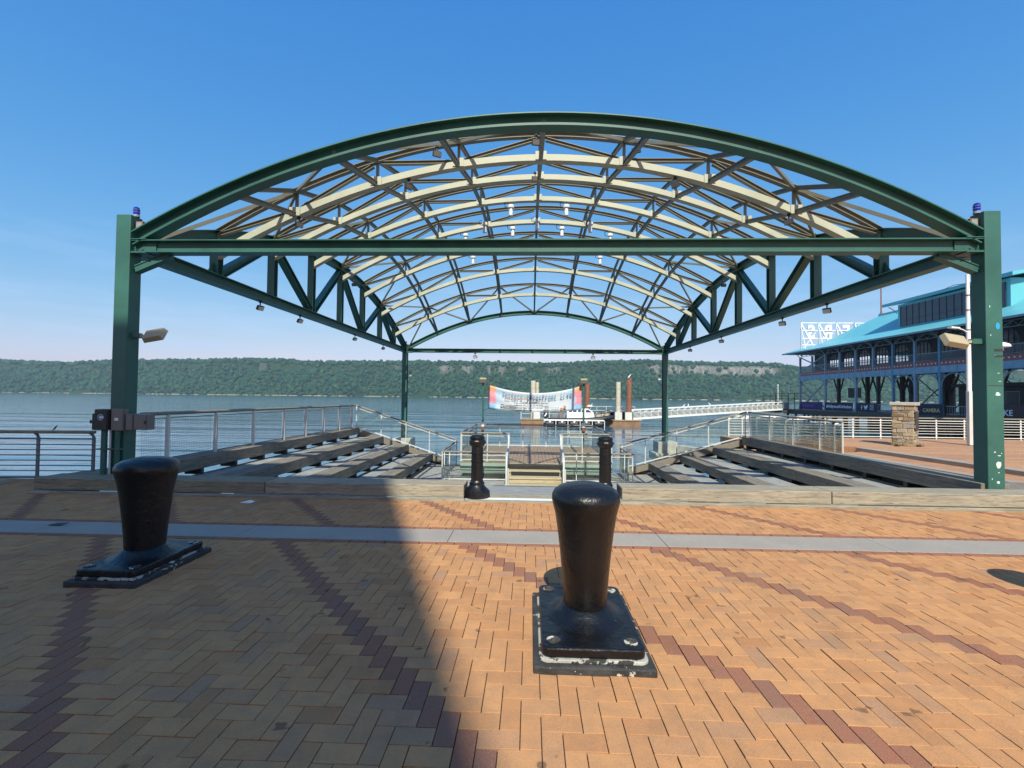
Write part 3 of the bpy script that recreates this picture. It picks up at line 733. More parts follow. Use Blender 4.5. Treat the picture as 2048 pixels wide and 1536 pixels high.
def stagelamp(x, y, z, lab):
    t = thing('stage_lamp', (x, y, z), lab, 'stage lamp', 'white stage lamps hung from the trusses')
    MB().bar((x,y,z), (x,y,z-.08), .04, .04).build('clamp', MAT['darksteel'], t)
    MB().lathe([(.04,-.07),(.10,-.08),(.11,-.11),(.11,-.18),(.07,-.20)], (x,y,z), 14).build('housing', MAT['lens'], t, smooth=True)
    MB().lathe([(.055,-.20),(.06,-.24),(.07,-.27),(.068,-.40),(.075,-.44),(.06,-.46)], (x,y,z), 12).build('barrel', MAT['lens'], t, smooth=True)
    MB().tube([(x-.13,y,z-.17),(x-.2,y,z-.14),(x-.22,y,z-.03),(x-.1,y,z+.02)], .012, 5).build('cable', MAT['rubber'], t)
def hang(x, i, lab): n = (x-XC)/PX; stagelamp(x, ypos(i), zbot(n, i)-.08, lab)
hang(-.72, 3, 'white stage lamp under the third truss, left of the centre purlin'); hang(1.18, 3, 'white stage lamp under the third truss, right of the centre purlin')
hang(-.75, 4, 'white stage lamp under the middle truss, left of the centre purlin'); hang(1.19, 4, 'white stage lamp under the middle truss, right of the centre purlin')
hang(-2.62, 4, 'white stage lamp far left under the middle truss, just above the front beam'); hang(3.08, 4, 'white stage lamp far right under the middle truss, just above the front beam')
hang(-2.62, 5, 'white stage lamp under the front beam line, left of the pair'); hang(3.05, 5, 'white stage lamp under the front beam line, right of the pair')
for x, q in ((-1.75,'left'),(.2,'centre'),(2.16,'right')):
    stagelamp(x, 17.6, 8.42 if x == .2 else 8.3, 'greyish stage lamp clamped on the %s purlin behind the third truss' % q)

# ================================================================== AMPHITHEATRE
WX, WY = MAT['wood_x'], MAT['wood_y']
gk = 'timber kerbs along the front of the seating'
def kerb(x0, x1, lab, m=WX, y0=8.03, y1=8.55):
    b = MB(); b.box(x0, x1, y0, y1, .045, .25); return tag(b.build('timber_kerb', m, None, (x0, y0, 0), bevel=.012), lab, 'timber kerb', gk)
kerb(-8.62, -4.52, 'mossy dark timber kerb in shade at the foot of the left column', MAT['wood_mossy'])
kerb(-4.505, -1.10, 'timber kerb half in shade ending at the left black bollard')
kerb(1.54, 4.93, 'sunlit timber kerb starting at the right black bollard')
kerb(4.945, 9.4, 'sunlit timber kerb at the foot of the right column')
for x0, x1, lab in ((-8.6,-1.08,'flat grey timber sill under the left kerb'), (1.50,9.4,'flat grey timber sill under the right kerb')):
    tag(MB().box(x0, x1, 7.935, 8.03, -.02, .04).build('timber_sill', WX, None, (x0,7.9,0), bevel=.006), lab, 'timber sill', 'timber sills')
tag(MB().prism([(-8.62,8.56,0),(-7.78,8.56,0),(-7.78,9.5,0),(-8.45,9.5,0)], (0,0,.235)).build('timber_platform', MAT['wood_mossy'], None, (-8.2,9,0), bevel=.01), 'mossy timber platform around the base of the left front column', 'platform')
tag(MB().box(8.2, 9.4, 8.56, 9.4, -.2, .235).build('timber_platform', WY, None, (8.8,9,0), bevel=.01), 'timber platform beside the base of the right front column', 'platform')
tag(MB().box(-1.08, 1.52, 8.03, 8.22, -.2, .012).build('drain_strip', MAT['white'], None, (.2,8.1,0)), 'white threshold strip across the entry between two black bollards', 'strip')
tag(MB().box(-1.08, 1.52, 7.935, 8.028, -.2, .02).box(-1.08, 1.52, 8.222, 8.52, -.2, .016).build('threshold_plank', WX, None, (.2,8.4,0), bevel=.006), 'timber threshold planks at the entry to the ramp', 'threshold')
# ramp and sunken floor
tag(MB().prism([(-1.08,8.53,.0),(-1.08,15.6,-1.12),(-1.08,15.6,-1.3),(-1.08,8.53,-.2)], (2.6,0,0)).build('entry_ramp', MAT['grating'], None, (.2,8.6,0)), 'steel grating ramp leading down from the entry to the stage steps', 'ramp')
for x0, x1, y0, y1, lab in ((-4.3,-1.09,9.0,20.2,'grating floor of the pit left of the ramp'),(1.53,4.7,9.0,18.5,'grating floor of the pit right of the ramp'),(-1.09,1.53,15.62,16.35,'grating landing at the foot of the stage steps')):
    tag(MB().box(x0, x1, y0, y1, -1.24, -1.13).build('grating_floor', MAT['grating'], None, (x0,y0,-1.13)), lab, 'grating floor', 'grating floors of the pit')
RL = [(-7.19,.37),(-6.16,.02),(-5.08,-.30),(-4.05,-.66)]
RR = [(7.82,.33),(6.77,-.045),(5.59,-.36),(4.42,-.657)]
ORD = ['topmost','second','third','lowest']
def bench_rows(rows, s, ye, side, zoff):
    for k, (x, z) in enumerate(rows):
        xo = rows[k-1][0] if k else x - s*1.05
        wdt = .50
        t = thing('timber_bench', (x, 9, z), '%s %s timber seat row, counted from the outer edge down' % ({1:'right',-1:'left'}[s], ORD[k]), 'bench', 'timber seat rows of the amphitheatre')
        xa, xb = sorted((x, x+s*wdt))
        y0 = 8.62
        joints = [y0, y0+ (ye-y0)*(.36+.05*k), ye]
        b = MB()
        for p, q in zip(joints[:-1], joints[1:]):
            for c in range(2): b.box(xa+c*wdt/2+.004, xa+(c+1)*wdt/2-.004, p+.004, q-.004, z-.27, z)
        b.build('seat', WY, t, bevel=.012)
        b = MB(); xs_ = x + s*.05
        b.box(min(xs_, xs_+s*.03), max(xs_, xs_+s*.03), y0, ye, z-.47, z-.385)
        b.build('rail', MAT['wood_y'], t)
        yy = y0+.5
        while yy < ye-.05: MB().box(min(x+s*.03, x+s*.4), max(x+s*.03, x+s*.4), yy-.05, yy+.05, z-.40, z-.27).build('bracket', MAT['darksteel'], t); yy += 1.22
        if k:
            xo_in = xo - s*.02; a_, c_ = sorted((x+s*(wdt+.01), xo_in))
            tt = MB(); tt.box(a_, c_, y0, ye-.05, z-.10, z-.045)
            tag(tt.build('walkway_grating', MAT['grating'], None, (x, 9, z)), 'steel grating walkway behind the %s %s timber seat row' % (ORD[k], {1:'right',-1:'left'}[s]), 'walkway', 'grating walkways between seat rows')
bench_rows(RL, -1, 20.0, 'left', 0)
bench_rows(RR, 1, 18.0, 'right', 0)
# sloping end beams beneath the rear rails, diagonal stringers
for s, rows, ye in ((-1, RL, 20.0), (1, RR, 18.0)):
    x0, z0 = rows[0]; x1 = -3.6 if s < 0 else 3.65
    b = MB(); b.bar((x0+s*.2, ye+.12, z0-.15), (x1, ye+.12, -1.02), .16, .22, (0,0,1)); b.bar((x0+s*.2, ye+.36, z0-.32), (x1, ye+.36, -1.2), .14, .2, (0,0,1))
    tag(b.build('sloping_beam', MAT['wood_y'], None, (x1, ye, -1)), 'sloping timber beam under the %s rear glass railing' % ('left' if s < 0 else 'right'), 'beam', 'sloping beams behind the seat rows')

# ---------------- railings
HWD, RS, GL = MAT['handwood'], MAT['railsteel'], MAT['glass']
def glass_rail(name, lab, p0, p1, h, nposts, wood_top=True, posts_at=None, grp='glass railings around the stage pit', top_r=.032, base=0.0, glass_low=.06):
    """railing from p0 to p1 (feet), posts upright, glass panels, round top rail"""
    p0 = Vector(p0); p1 = Vector(p1); t = thing(name, p0, lab, 'railing', grp)
    U = V(0,0,1); d = (p1-p0)
    MB().tube([p0+U*h, p1+U*h], top_r, 10).build('handrail', HWD if wood_top else RS, t, smooth=True)
    fr = posts_at or [k/(nposts-1) for k in range(nposts)]
    for f in fr:
        q = p0+d*f; MB().tube([q, q+U*(h-.02)], .022, 8).lathe([(.05,0),(.05,.012),(.02,.014)], q, 8).build('post', RS, t, smooth=True)
    b = MB(); b.bar(p0+U*.05, p1+U*.05, .03, .04); b.bar(p0+U*(h-.10), p1+U*(h-.10), .018, .022); b.build('rail', RS, t)
    dn = d.normalized(); lat = dn.cross(U).normalized()*.006
    for a, c in zip(fr[:-1], fr[1:]):
        A = p0+d*a+dn*.05; C = p0+d*c-dn*.05
        b = MB(); b.prism([A+U*glass_low-lat, C+U*glass_low-lat, C+U*(h-.11)-lat, A+U*(h-.11)-lat], lat*2); b.build('glass_panel', GL, t)
    return t
# left side railing with wire mesh along the topmost row
t = thing('mesh_railing', (-7.48, 9, .37), 'long grey mesh railing with dark wood rail along the topmost left row', 'railing')
XF = -7.42
MB().tube([(XF,8.86,1.335),(XF,20.0,1.30)], .036, 10).build('handrail', MAT['handwood'], t, smooth=True)
fp = [9.55, 11.05, 12.6, 14.2, 15.6, 17.0, 18.4, 19.7]
for k, y in enumerate(fp):
    MB().box(XF-.028, XF+.028, y-.028, y+.028, .30, 1.31).box(XF-.07, XF-.045, y+.01, y+.07, .36, 1.22).build('post', RS, t, bevel=.004)
b = MB(); b.bar((XF-.055,8.86,1.24),(XF-.055,19.9,1.21),.014,.02); b.bar((XF-.055,8.86,.41),(XF-.055,19.9,.41),.014,.02); b.build('rail', MAT['darkrail'], t)
for y0, y1 in zip([8.86]+fp[:-1], fp):
    b = MB(); xm = XF-.055
    n_ = int((y1-y0-.1)/.05)
    for k in range(1, n_): yy = y0+.05+(y1-y0-.1)*k/n_; b.bar((xm,yy,.42),(xm,yy,1.22),.0035,.0035,(0,1,0))
    for k in range(1, 16): z = .42+.05*k; b.bar((xm,y0+.04,z),(xm,y1-.04,z),.0035,.0035)
    b.build('wire_mesh', MAT['darkrail'], t)
b = MB(); b.prism([(XF, 19.0, .45),(XF, 19.9, .45),(XF,19.9,1.2),(XF,19.0,1.2)], (.01,0,0)); 
glass_rail('glass_railing', 'glass railing sloping down behind the left seat rows', (-7.4, 20.05, .385), (-3.05, 20.05, -1.02), .93, 6, posts_at=[.01,.255,.50,.73,.985])
glass_rail('glass_railing', 'glass railing sloping down behind the right seat rows', (8.02, 18.05, .33), (3.38, 18.05, -.94), .93, 5, posts_at=[.01,.30,.55,.80,.985])
glass_rail('glass_railing', 'glass railing along the plaza behind the topmost right row', (8.40, 13.2, .20), (8.08, 18.0, .31), .95, 5, posts_at=[0,.19,.45,.72,.99])
glass_rail('glass_railing', 'short glass return railing at the left end of the pit', (-3.0, 16.4, -1.13), (-3.06, 20.0, -1.13), .98, 3)
glass_rail('glass_railing', 'short glass return railing at the right end of the pit', (3.35, 16.4, -1.13), (3.38, 18.0, -1.13), 1.0, 2)
glass_rail('glass_railing', 'low glass railing before the stage, left of the steps', (-2.98, 16.33, -1.13), (-.76, 16.33, -1.13), .97, 4, posts_at=[.03,.11,.62,.98])
glass_rail('glass_railing', 'low glass railing before the stage, right of the steps', (1.10, 16.33, -1.13), (3.55, 16.33, -1.13), .97, 4, posts_at=[.02,.2,.86,.97])
# ---------------- stage
ZS, SX0, SX1, SY0, SY1 = -.56, -2.46, 2.90, 16.95, 22.3
t = thing('floating_stage', (.2, SY0, ZS), 'low wooden stage over the water behind the glass railings', 'stage')
b = MB(); x = SX0
while x < SX1-.02: b.box(x+.004, min(x+.14, SX1)-.004, SY0, SY1, ZS-.04, ZS); x += .14
b.build('deck', MAT['deck'], t)
MB().box(SX0, SX1, SY0+.01, SY0+.06, ZS-.42, ZS-.045).build('fascia', MAT['greenskirt'], t)
MB().box(SX0, SX1, SY1-.06, SY1-.01, ZS-.42, ZS-.045).box(SX0, SX0+.05, SY0+.07, SY1-.07, ZS-.42, ZS-.045).box(SX1-.05, SX1, SY0+.07, SY1-.07, ZS-.42, ZS-.045).build('side_fascia', MAT['greenskirt'], t)
MB().box(SX0+.1, SX1-.1, SY0+.15, SY1-.15, ZS-1.0, ZS-.06).build('float', MAT['rubber'], t)
gs = 'glass railings on the stage'
glass_rail('stage_railing', 'glass stage railing facing the seats, left of the steps', (SX0, SY0+.06, ZS), (-.72, SY0+.06, ZS), 1.0, 3, grp=gs, posts_at=[.02,.55,.97])
glass_rail('stage_railing', 'glass stage railing facing the seats, right of the steps', (1.10, SY0+.06, ZS), (SX1, SY0+.06, ZS), 1.0, 3, grp=gs, posts_at=[.03,.42,.97])
glass_rail('stage_railing', 'glass railing on the left side of the stage', (SX0, SY0+.12, ZS), (SX0, SY1-.1, ZS), 1.0, 4, grp=gs)
glass_rail('stage_railing', 'glass railing on the right side of the stage', (SX1, SY0+.12, ZS), (SX1, SY1-.1, ZS), 1.0, 4, grp=gs)
glass_rail('stage_railing', 'glass railing along the river side of the stage', (SX0, SY1-.06, ZS), (SX1, SY1-.06, ZS), 1.0, 6, grp=gs)
# steps
t = thing('stage_steps', (.2, 15.4, -1.13), 'pale timber steps with grey tube handrails leading up to the stage', 'steps')
NW = MAT['newwood']
for k, (y, z) in enumerate(((14.9,-1.02),(15.35,-.84),(15.8,-.70),(16.4,-.57))):
    MB().box(-.78, 1.14, y, y+.40, z-.05, z).box(-.76, 1.12, y+.03, y+.07, z-.19, z-.052).build('tread', NW, t, bevel=.006)
for x in (-.79, 1.10): MB().prism([(x,14.95,-1.28),(x,16.9,-.75),(x,16.9,-.6),(x,14.95,-1.1)], (.05,0,0)).build('stringer', MAT['darksteel'], t)
MB().box(-.60, .98, 15.72, 15.78, -.83, -.715).build('dark_bar', MAT['rubber'], t)
for x in (-.72, 1.07):
    p = [(x,15.0,-1.15),(x,15.0,-.28),(x,15.06,-.18),(x,15.2,-.14),(x,16.1,.02),(x,16.6,.10)]
    MB().tube(p, .035, 10).tube([(x,16.45,-.6),(x,16.45,.26),(x,16.5,.36),(x,16.62,.41),(x,16.95,.41)], .035, 10).tube([(x+.055,15.05,-1.12),(x+.055,15.05,-.5)], .02, 8).build('handrail', RS, t, smooth=True)
# lamp posts at the stage corners, banner between
for x, lab in ((-2.17,'green lamp post with a dark box lamp at the left rear corner of the stage'), (2.45,'green lamp post with a dark box lamp at the right rear corner of the stage')):
    t = thing('lamp_post', (x, 22.0, ZS), lab, 'lamp post', 'green lamp posts on the stage')
    MB().tube([(x,22.0,ZS),(x,22.0,2.36)], .045, 10).build('pole', G, t, smooth=True)
    MB().lathe([(.09,0),(.09,.2),(.05,.22)], (x,22.0,.36), 10).build('collar', MAT['white'], t)
    MB().lathe([(.07,0),(.07,.22)], (x,22.0,.13), 10).build('clamp', MAT['pile_rust'], t)
    h = MB(); h.add([V(x,22,2.36)+Vector(p) for p in ((-.19,-.17,0),(.19,-.17,0),(.19,.17,0),(-.19,.17,0),(-.16,-.14,.16),(.16,-.14,.16),(.16,.14,.16),(-.16,.14,.16))], [(0,3,2,1),(4,5,6,7),(0,1,5,4),(1,2,6,5),(2,3,7,6),(3,0,4,7)])
    hh = h.build('lamp_head', MAT['darksteel'], t, bevel=.01)
    MB().box(x-.15, x+.15, 21.86, 22.14, 2.522, 2.60).build('lamp_cap', MAT['lampbeige'], hh, bevel=.01)
YB = 22.16
def btop(u): return 2.285 - 1.45*u*(1-u) if True else 0
def bbot(u): return 1.17 - .46*u*(1-u)
def bx(u): return -1.93 + 4.30*u + .03*math.sin(u*3)
bn = thing('banner', (.2, YB, 1.2), 'white event banner with orange, pink and blue splashes sagging between two lamp posts', 'banner')
NU, NV = 40, 10; vs = []; uv = []
for i in range(NU+1):
    for j in range(NV+1):
        u, v = i/NU, j/NV; zb, zt = bbot(u), btop(u)
        fold = .035*math.sin(7*(u-.5)*(1-v)*3+v*5)*(1-abs(2*u-1)*.4) + .05*math.sin(v*3.1)*math.sin(u*3.14)
        vs.append((bx(u), YB+fold, zb+(zt-zb)*v)); uv.append((u, v))
me = bpy.data.meshes.new('cloth'); fs = [(i*(NV+1)+j, (i+1)*(NV+1)+j, (i+1)*(NV+1)+j+1, i*(NV+1)+j+1) for i in range(NU) for j in range(NV)]
me.from_pydata([(Vector(p)-LOC[bn.name])[:] for p in vs], [], fs); ul = me.uv_layers.new(name='UVMap')
for lp in me.loops: ul.data[lp.index].uv = uv[lp.vertex_index]
for p in me.polygons: p.use_smooth = True
me.materials.append(MAT['banner']); o = bpy.data.objects.new('cloth', me); COL.objects.link(o); o.parent = bn; LOC[o.name] = LOC[bn.name]
so = o.modifiers.new('thick', 'SOLIDIFY'); so.thickness = .004
RXZ = Matrix(((1,0,0),(0,0,-1),(0,1,0)))   # text upright, facing the viewer side (-Y)
def btext(body, u0, v, size, mat, xs=1, shear=0, bold=0, chars=None, width=None):
    """letter by letter along the sagging cloth"""
    u = u0; n_ = len(body); step = width/max(1, n_)/4.30
    for ch in body:
        if ch != ' ':
            zz_ = bbot(u)+(btop(u)-bbot(u))*v
            du = .01; sl = math.atan2((bbot(u+du)+(btop(u+du)-bbot(u+du))*v) - zz_, 4.30*du)
            text('letter', ch, MAT[mat], Matrix.Rotation(-sl, 3, 'Y') @ RXZ, (bx(u), YB-.10, zz_), size, bn, .002, shear, bold, 'LEFT', xs)
        u += step
btext('Yonkers Waterfront Live', .13, .66, .30, 'blueprint', .78, .35, .006, width=3.3)
def line(body, u, v, size, mat, xs=1, bold=0, shear=0):
    zz_ = bbot(u)+(btop(u)-bbot(u))*v
    text('lettering', body, MAT[mat], RXZ, (bx(u), YB-.10, zz_), size, bn, .002, shear, bold, 'LEFT', xs)
line('EVERY FRIDAY  |  6:30PM - 9:00PM', .17, .51, .10, 'orangeprint', 1.0, .002)
line('Domino', .125, .10, .25, 'darkprint', .85, .006, .2)
line('IDA', .595, .17, .13, 'darkprint', 1, .002)
for u, v, L_, h in ((.27,.37,1.6,.028),(.29,.30,1.25,.028),(.29,.14,.5,.03),(.38,.14,.4,.02),(.30,.03,.25,.04),(.37,.03,.4,.04),(.66,.19,.4,.02),(.58,.05,.3,.03),(.67,.08,.3,.02)):
    zz_ = bbot(u)+(btop(u)-bbot(u))*v; x = bx(u)
    while L_ > 0:
        wd = min(L_, random.uniform(.06, .16)); MB().box(x, x+wd, YB-.102, YB-.10, zz_, zz_+h).build('small_print', MAT['darkprint'], bn); x += wd+.03; L_ -= wd+.03
for u, v in ((.78,.12),(.815,.2)): zz_ = bbot(u)+(btop(u)-bbot(u))*v; MB().prism([(bx(u)+.07*math.cos(a), YB-.102, zz_+.06*math.sin(a)) for a in np.linspace(0, 6.283, 12, endpoint=False)], (0,.002,0)).build('logo_spot', MAT['orangeprint'], bn)
for p, q in (((-1.93,YB,2.285),(-2.14,22.02,2.33)),((-1.93,YB,1.17),(-2.14,22.02,1.1)),((2.37,YB,2.285),(2.44,22.03,2.33)),((2.37,YB,1.17),(2.44,22.03,1.2))): MB().tube([p, q], .008, 5).build('rope', MAT['darksteel'], bn)

# ---------------- left plaza railing
t = thing('plaza_railing', (-9, 9.0, 0), 'dark grey horizontal bar railing on the shaded left edge of the plaza', 'railing')
def yl(x): return 8.93 + .107*(x+8.39)*1.0 if False else 8.93 + .085*(x+8.39)
A, B = (-15.2, yl(-15.2)), (-8.36, yl(-8.36))
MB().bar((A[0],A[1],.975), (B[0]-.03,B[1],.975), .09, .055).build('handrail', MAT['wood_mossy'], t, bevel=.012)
for k in range(7):
    x = -8.40 - 1.02*k; y = yl(x)
    MB().bar((x,y,.05), (x,y,.88), .062, .02, (0,1,0)).tube([(x,y,.86),(x-.02,y,.92),(x-.07,y,.95)], .024, 8).build('post', MAT['darkrail'], t)
b = MB()
for k, z in enumerate((.85,.74,.64,.54,.44,.34,.24)): b.tube([(A[0],A[1]-.03,z),(B[0],B[1]-.03,z)], .016 if k == 0 else .010, 8)
b.build('rail', MAT['darkrail'], t, smooth=True)
MB().tube([(A[0],A[1],.115),(B[0]-.1,B[1],.115)], .022, 8).build('bottom_rail', MAT['darkrail'], t, smooth=True)
b = MB()
for x0 in (-15,-12.2,-10.9): b.box(x0, x0+.9, yl(x0)-.12, yl(x0)+.16, 0, .06)
b.build('footing', MAT['concrete'], t)
# ---------------- right plaza railing
t = thing('plaza_railing', (20, 22.6, 0), 'long white horizontal bar railing with tan top rail along the far right plaza edge', 'railing')
WR = MAT['whiterail']; YR = 22.65
MB().bar((13.0,YR,.955), (33.5,YR,.955), .10, .05).build('handrail', HWD, t, bevel=.012)
xs_ = [9.25, 9.85, 10.5, 11.2] + [12.4+1.24*k for k in range(18)]
for k, x in enumerate(xs_):
    MB().bar((x,YR,.0), (x,YR,.90), .055, .02, (0,1,0)).build('post', WR, t)
b = MB()
for k, z in enumerate((.83,.72,.60,.48,.36,.24,.08)): b.tube([(9.25,YR-.03,z),(33.5,YR-.03,z)], .018 if k in (0,6) else .011, 8)
b.tube([(9.25,YR,.70),(9.27,YR,.86),(9.35,YR,.93),(9.5,YR,.95),(13.0,YR,.95)], .026, 8)
for x in (9.85,10.5,11.2): b.tube([(x,YR-.04,.1),(x,YR-.04,.78),(x+.05,YR-.04,.88),(x+.16,YR-.04,.91)], .025, 8)
b.build('rail', WR, t, smooth=True)
# stepped white guard rails behind the topmost right row
t = thing('guard_railing', (9.2, 18, 0), 'short white bar guard railing with curved posts behind the right glass railing', 'railing')
b = MB()
for k, z in enumerate((.80,.70,.60,.50,.40,.30,.20)): b.tube([(9.1,20.6,z-.1),(9.6,18.4,z),(10.1,16.3,z)], .014, 6)
b.build('rail', WR, t, smooth=True)
for x, y in ((9.1,20.6),(9.6,18.4),(10.1,16.3)):
    MB().tube([(x,y,-.23),(x,y,.86),(x+.04,y,.95),(x+.14,y,.98)], .026, 8).build('post', WR, t, smooth=True)

# ================================================================== BOLLARDS
def moor(x, y, lab, grp='black mooring bollards on the plaza', kx=1.0, ky=1.0):
    t = thing('mooring_bollard', (x, y, 0), lab, 'mooring bollard', grp)
    MB().box(x-.39*kx, x+.39*kx, y-.575*ky, y+.575*ky, -.02, .05).build('concrete_base', MAT['grout'], t, bevel=.012)
    w_, l_, r = .335*kx, .52*ky, .055
    ring = []
    for cx, cy, a0 in ((w_-r, l_-r, 0), (-w_+r, l_-r, 90), (-w_+r, -l_+r, 180), (w_-r, -l_+r, 270)):
        for k in range(6): a = rad(a0+18*k); ring.append((cx+r*math.cos(a), cy+r*math.sin(a)))
    MB().prism([(x+p*1.05, y+q*1.035, .051) for p, q in ring], (0,0,.024)).build('grout_ring', MAT['groutwhite'], t, bevel=.006)
    b = MB(); b.prism([(x+p, y+q, .0755) for p, q in ring], (0,0,.064))
    b.build('base_plate', MAT['black'], t, bevel=.012)
    prof = [(.30,.138),(.265,.145),(.225,.163),(.195,.188),(.176,.212),(.160,.222),(.161,.235),(.166,.33),(.176,.45),(.190,.60),(.208,.75),(.228,.88),(.245,.945),(.254,.985),(.252,1.02),(.236,1.05),(.20,1.075),(.14,1.095),(.07,1.105),(.001,1.107)]
    sub = MB().lathe(prof, (x,y,0), 48, 1.0, 1.18)
    sub.build('post', MAT['black'], t, smooth=True)
    for sx in (-1, 1):
        for sy in (-1, 1):
            MB().lathe([(.046,0),(.046,.006),(.036,.008),(.034,.004),(.018,.004),(.016,.009),(.002,.010)], (x+sx*.255*kx, y+sy*.42*ky, .139), 16).build('bolt', MAT['boltpaint'], t)
MAT['groutwhite'] = painted('flaking_white_grout', (.40,.385,.34), .9, .35, .49, (.04,.038,.036), 5, 0, .8)
MAT['boltpaint'] = painted('chipped_bolt_paint', (.05,.045,.04), .6, .5, .5, (.5,.46,.38), 14)
moor(.425, 3.64, 'black mooring bollard standing in the sun at the middle of the plaza')
moor(-3.84, 4.69, 'black mooring bollard in the shade at the left of the plaza', kx=.86, ky=.9)
moor(4.92, 3.88, 'black mooring bollard just beyond the right edge, casting a round shadow')
def castb(x, y, lab):
    t = thing('cast_iron_bollard', (x, y, 0), lab, 'bollard', 'fluted cast iron bollards at the entry')
    MB().lathe([(.225,.0),(.228,.07),(.222,.12),(.20,.135),(.185,.15),(.165,.17),(.14,.20),(.125,.225),(.13,.24),(.13,.26),(.115,.275),(.105,.30)], (x,y,0), 40, lobes=lambda j, a: (.035*math.cos(a*12) if 3 <= j <= 5 else 0)).build('base', MAT['iron'], t, smooth=True)
    MB().lathe([(.104,.29),(.102,.6),(.098,.88)], (x,y,0), 64, lobes=lambda j, a: -.045*max(0, math.cos(a*14))).build('fluted_shaft', MAT['iron'], t, smooth=True)
    MB().lathe([(.112,.62),(.113,.63),(.112,.64)], (x,y,0), 24).lathe([(.112,.76),(.113,.77),(.112,.78)], (x,y,0), 24).build('band', MAT['iron'], t, smooth=True)
    MB().lathe([(.10,.88),(.12,.90),(.137,.935),(.142,.96),(.136,.985),(.118,1.0),(.125,1.015),(.128,1.04),(.11,1.065),(.06,1.08),(.001,1.085)], (x,y,0), 40, lobes=lambda j, a: (.03*math.cos(a*10) if 2 <= j <= 4 else 0)).build('cap', MAT['iron'], t, smooth=True)
castb(-.905, 8.28, 'black fluted cast iron bollard left of the entry, next to the shaded kerb')
castb(1.30, 8.30, 'black fluted cast iron bollard right of the entry, behind the mooring bollard')

# ================================================================== BOXES ON THE LEFT COLUMN
def cabinet(name, x0, x1, y0, y1, z0, z1, mat, lab, handle=None):
    t = thing(name, ((x0+x1)/2, y0, z0), lab, 'electrical box', 'electrical boxes on the left column')
    MB().box(x0, x1, y0+.012, y1, z0, z1).build('case', mat, t, bevel=.006)
    d = MB().box(x0+.012, x1-.012, y0, y0+.011, z0+.012, z1-.012).build('door', mat, t, bevel=.003)
    if handle is not None: MB().box(handle-.012, handle+.012, y0-.02, y0-.001, (z0+z1)/2-.03, (z0+z1)/2+.03).build('handle', MAT['darksteel'], d)
    return t
cabinet('electrical_box', -8.00, -7.925, 8.44, 8.6, 1.06, 1.36, MAT['boxbrown'], 'narrow dark electrical box, outermost on the left column', -8.0)
cabinet('electrical_box', -7.92, -7.67, 8.40, 8.6, 1.06, 1.44, MAT['boxbrown'], 'dark electrical box with a round blue and white sticker')
cabinet('electrical_box', -7.64, -7.40, 8.44, 8.556, 1.05, 1.45, MAT['boxgrey'], 'tall grey steel electrical box on the face of the left column')
cabinet('electrical_box', -7.385, -7.24, 8.46, 8.75, 1.06, 1.36, MAT['boxgrey'], 'grey steel electrical box at the inner corner of the left column')
cabinet('electrical_box', -7.23, -6.98, 8.46, 8.66, 1.07, 1.35, MAT['boxgrey'], 'wide grey steel electrical box with a side handle right of the left column', -7.0)
b = MB(); b.prism([(-7.79+.055*math.cos(a), 8.3985, 1.295+.055*math.sin(a)) for a in np.linspace(0, 6.283, 20, endpoint=False)], (0,-.001,0))
st_ = tag(b.build('sticker', MAT['sticker_white'], None, (-7.79,8.40,1.295)), 'round blue and white sticker on the dark electrical box', 'sticker')
b = MB(); ring = [(-7.79+.048*math.cos(a), 8.3972, 1.295+.048*math.sin(a)) for a in np.linspace(.5, 6.0, 22)] + [(-7.79+.022*math.cos(a), 8.3972, 1.295+.022*math.sin(a)) for a in np.linspace(6.0, .5, 22)]
b.prism(ring, (0,-.0008,0)); b.build('ring_print', MAT['sticker_blue'], st_)
tag(MB().box(-7.565, -7.495, 8.4375, 8.4398, 1.235, 1.285).build('sticker', MAT['sticker_white'], None, (-7.53,8.3,1.26)), 'small white rectangular sticker on the tall grey box', 'sticker')
for x, y, r, mat, z1, lab in ((-7.80,8.50,.05,G,1.06,'thick green conduit rising to the dark electrical box'), (-7.55,8.505,.042,G,1.05,'green conduit pipe rising to the tall grey box'), (-7.70,8.52,.018,MAT['railsteel'],1.06,'thin grey conduit between two green conduits')):
    t = thing('conduit', (x, y, .24), lab, 'conduit', 'conduits at the foot of the left column')
    MB().tube([(x,y,.24),(x,y,z1)], r, 12).build('pipe', mat, t, smooth=True); MB().box(x-.1, x+.1, y-r-.008, y+.03, .70, .722).build('strap', G, t)

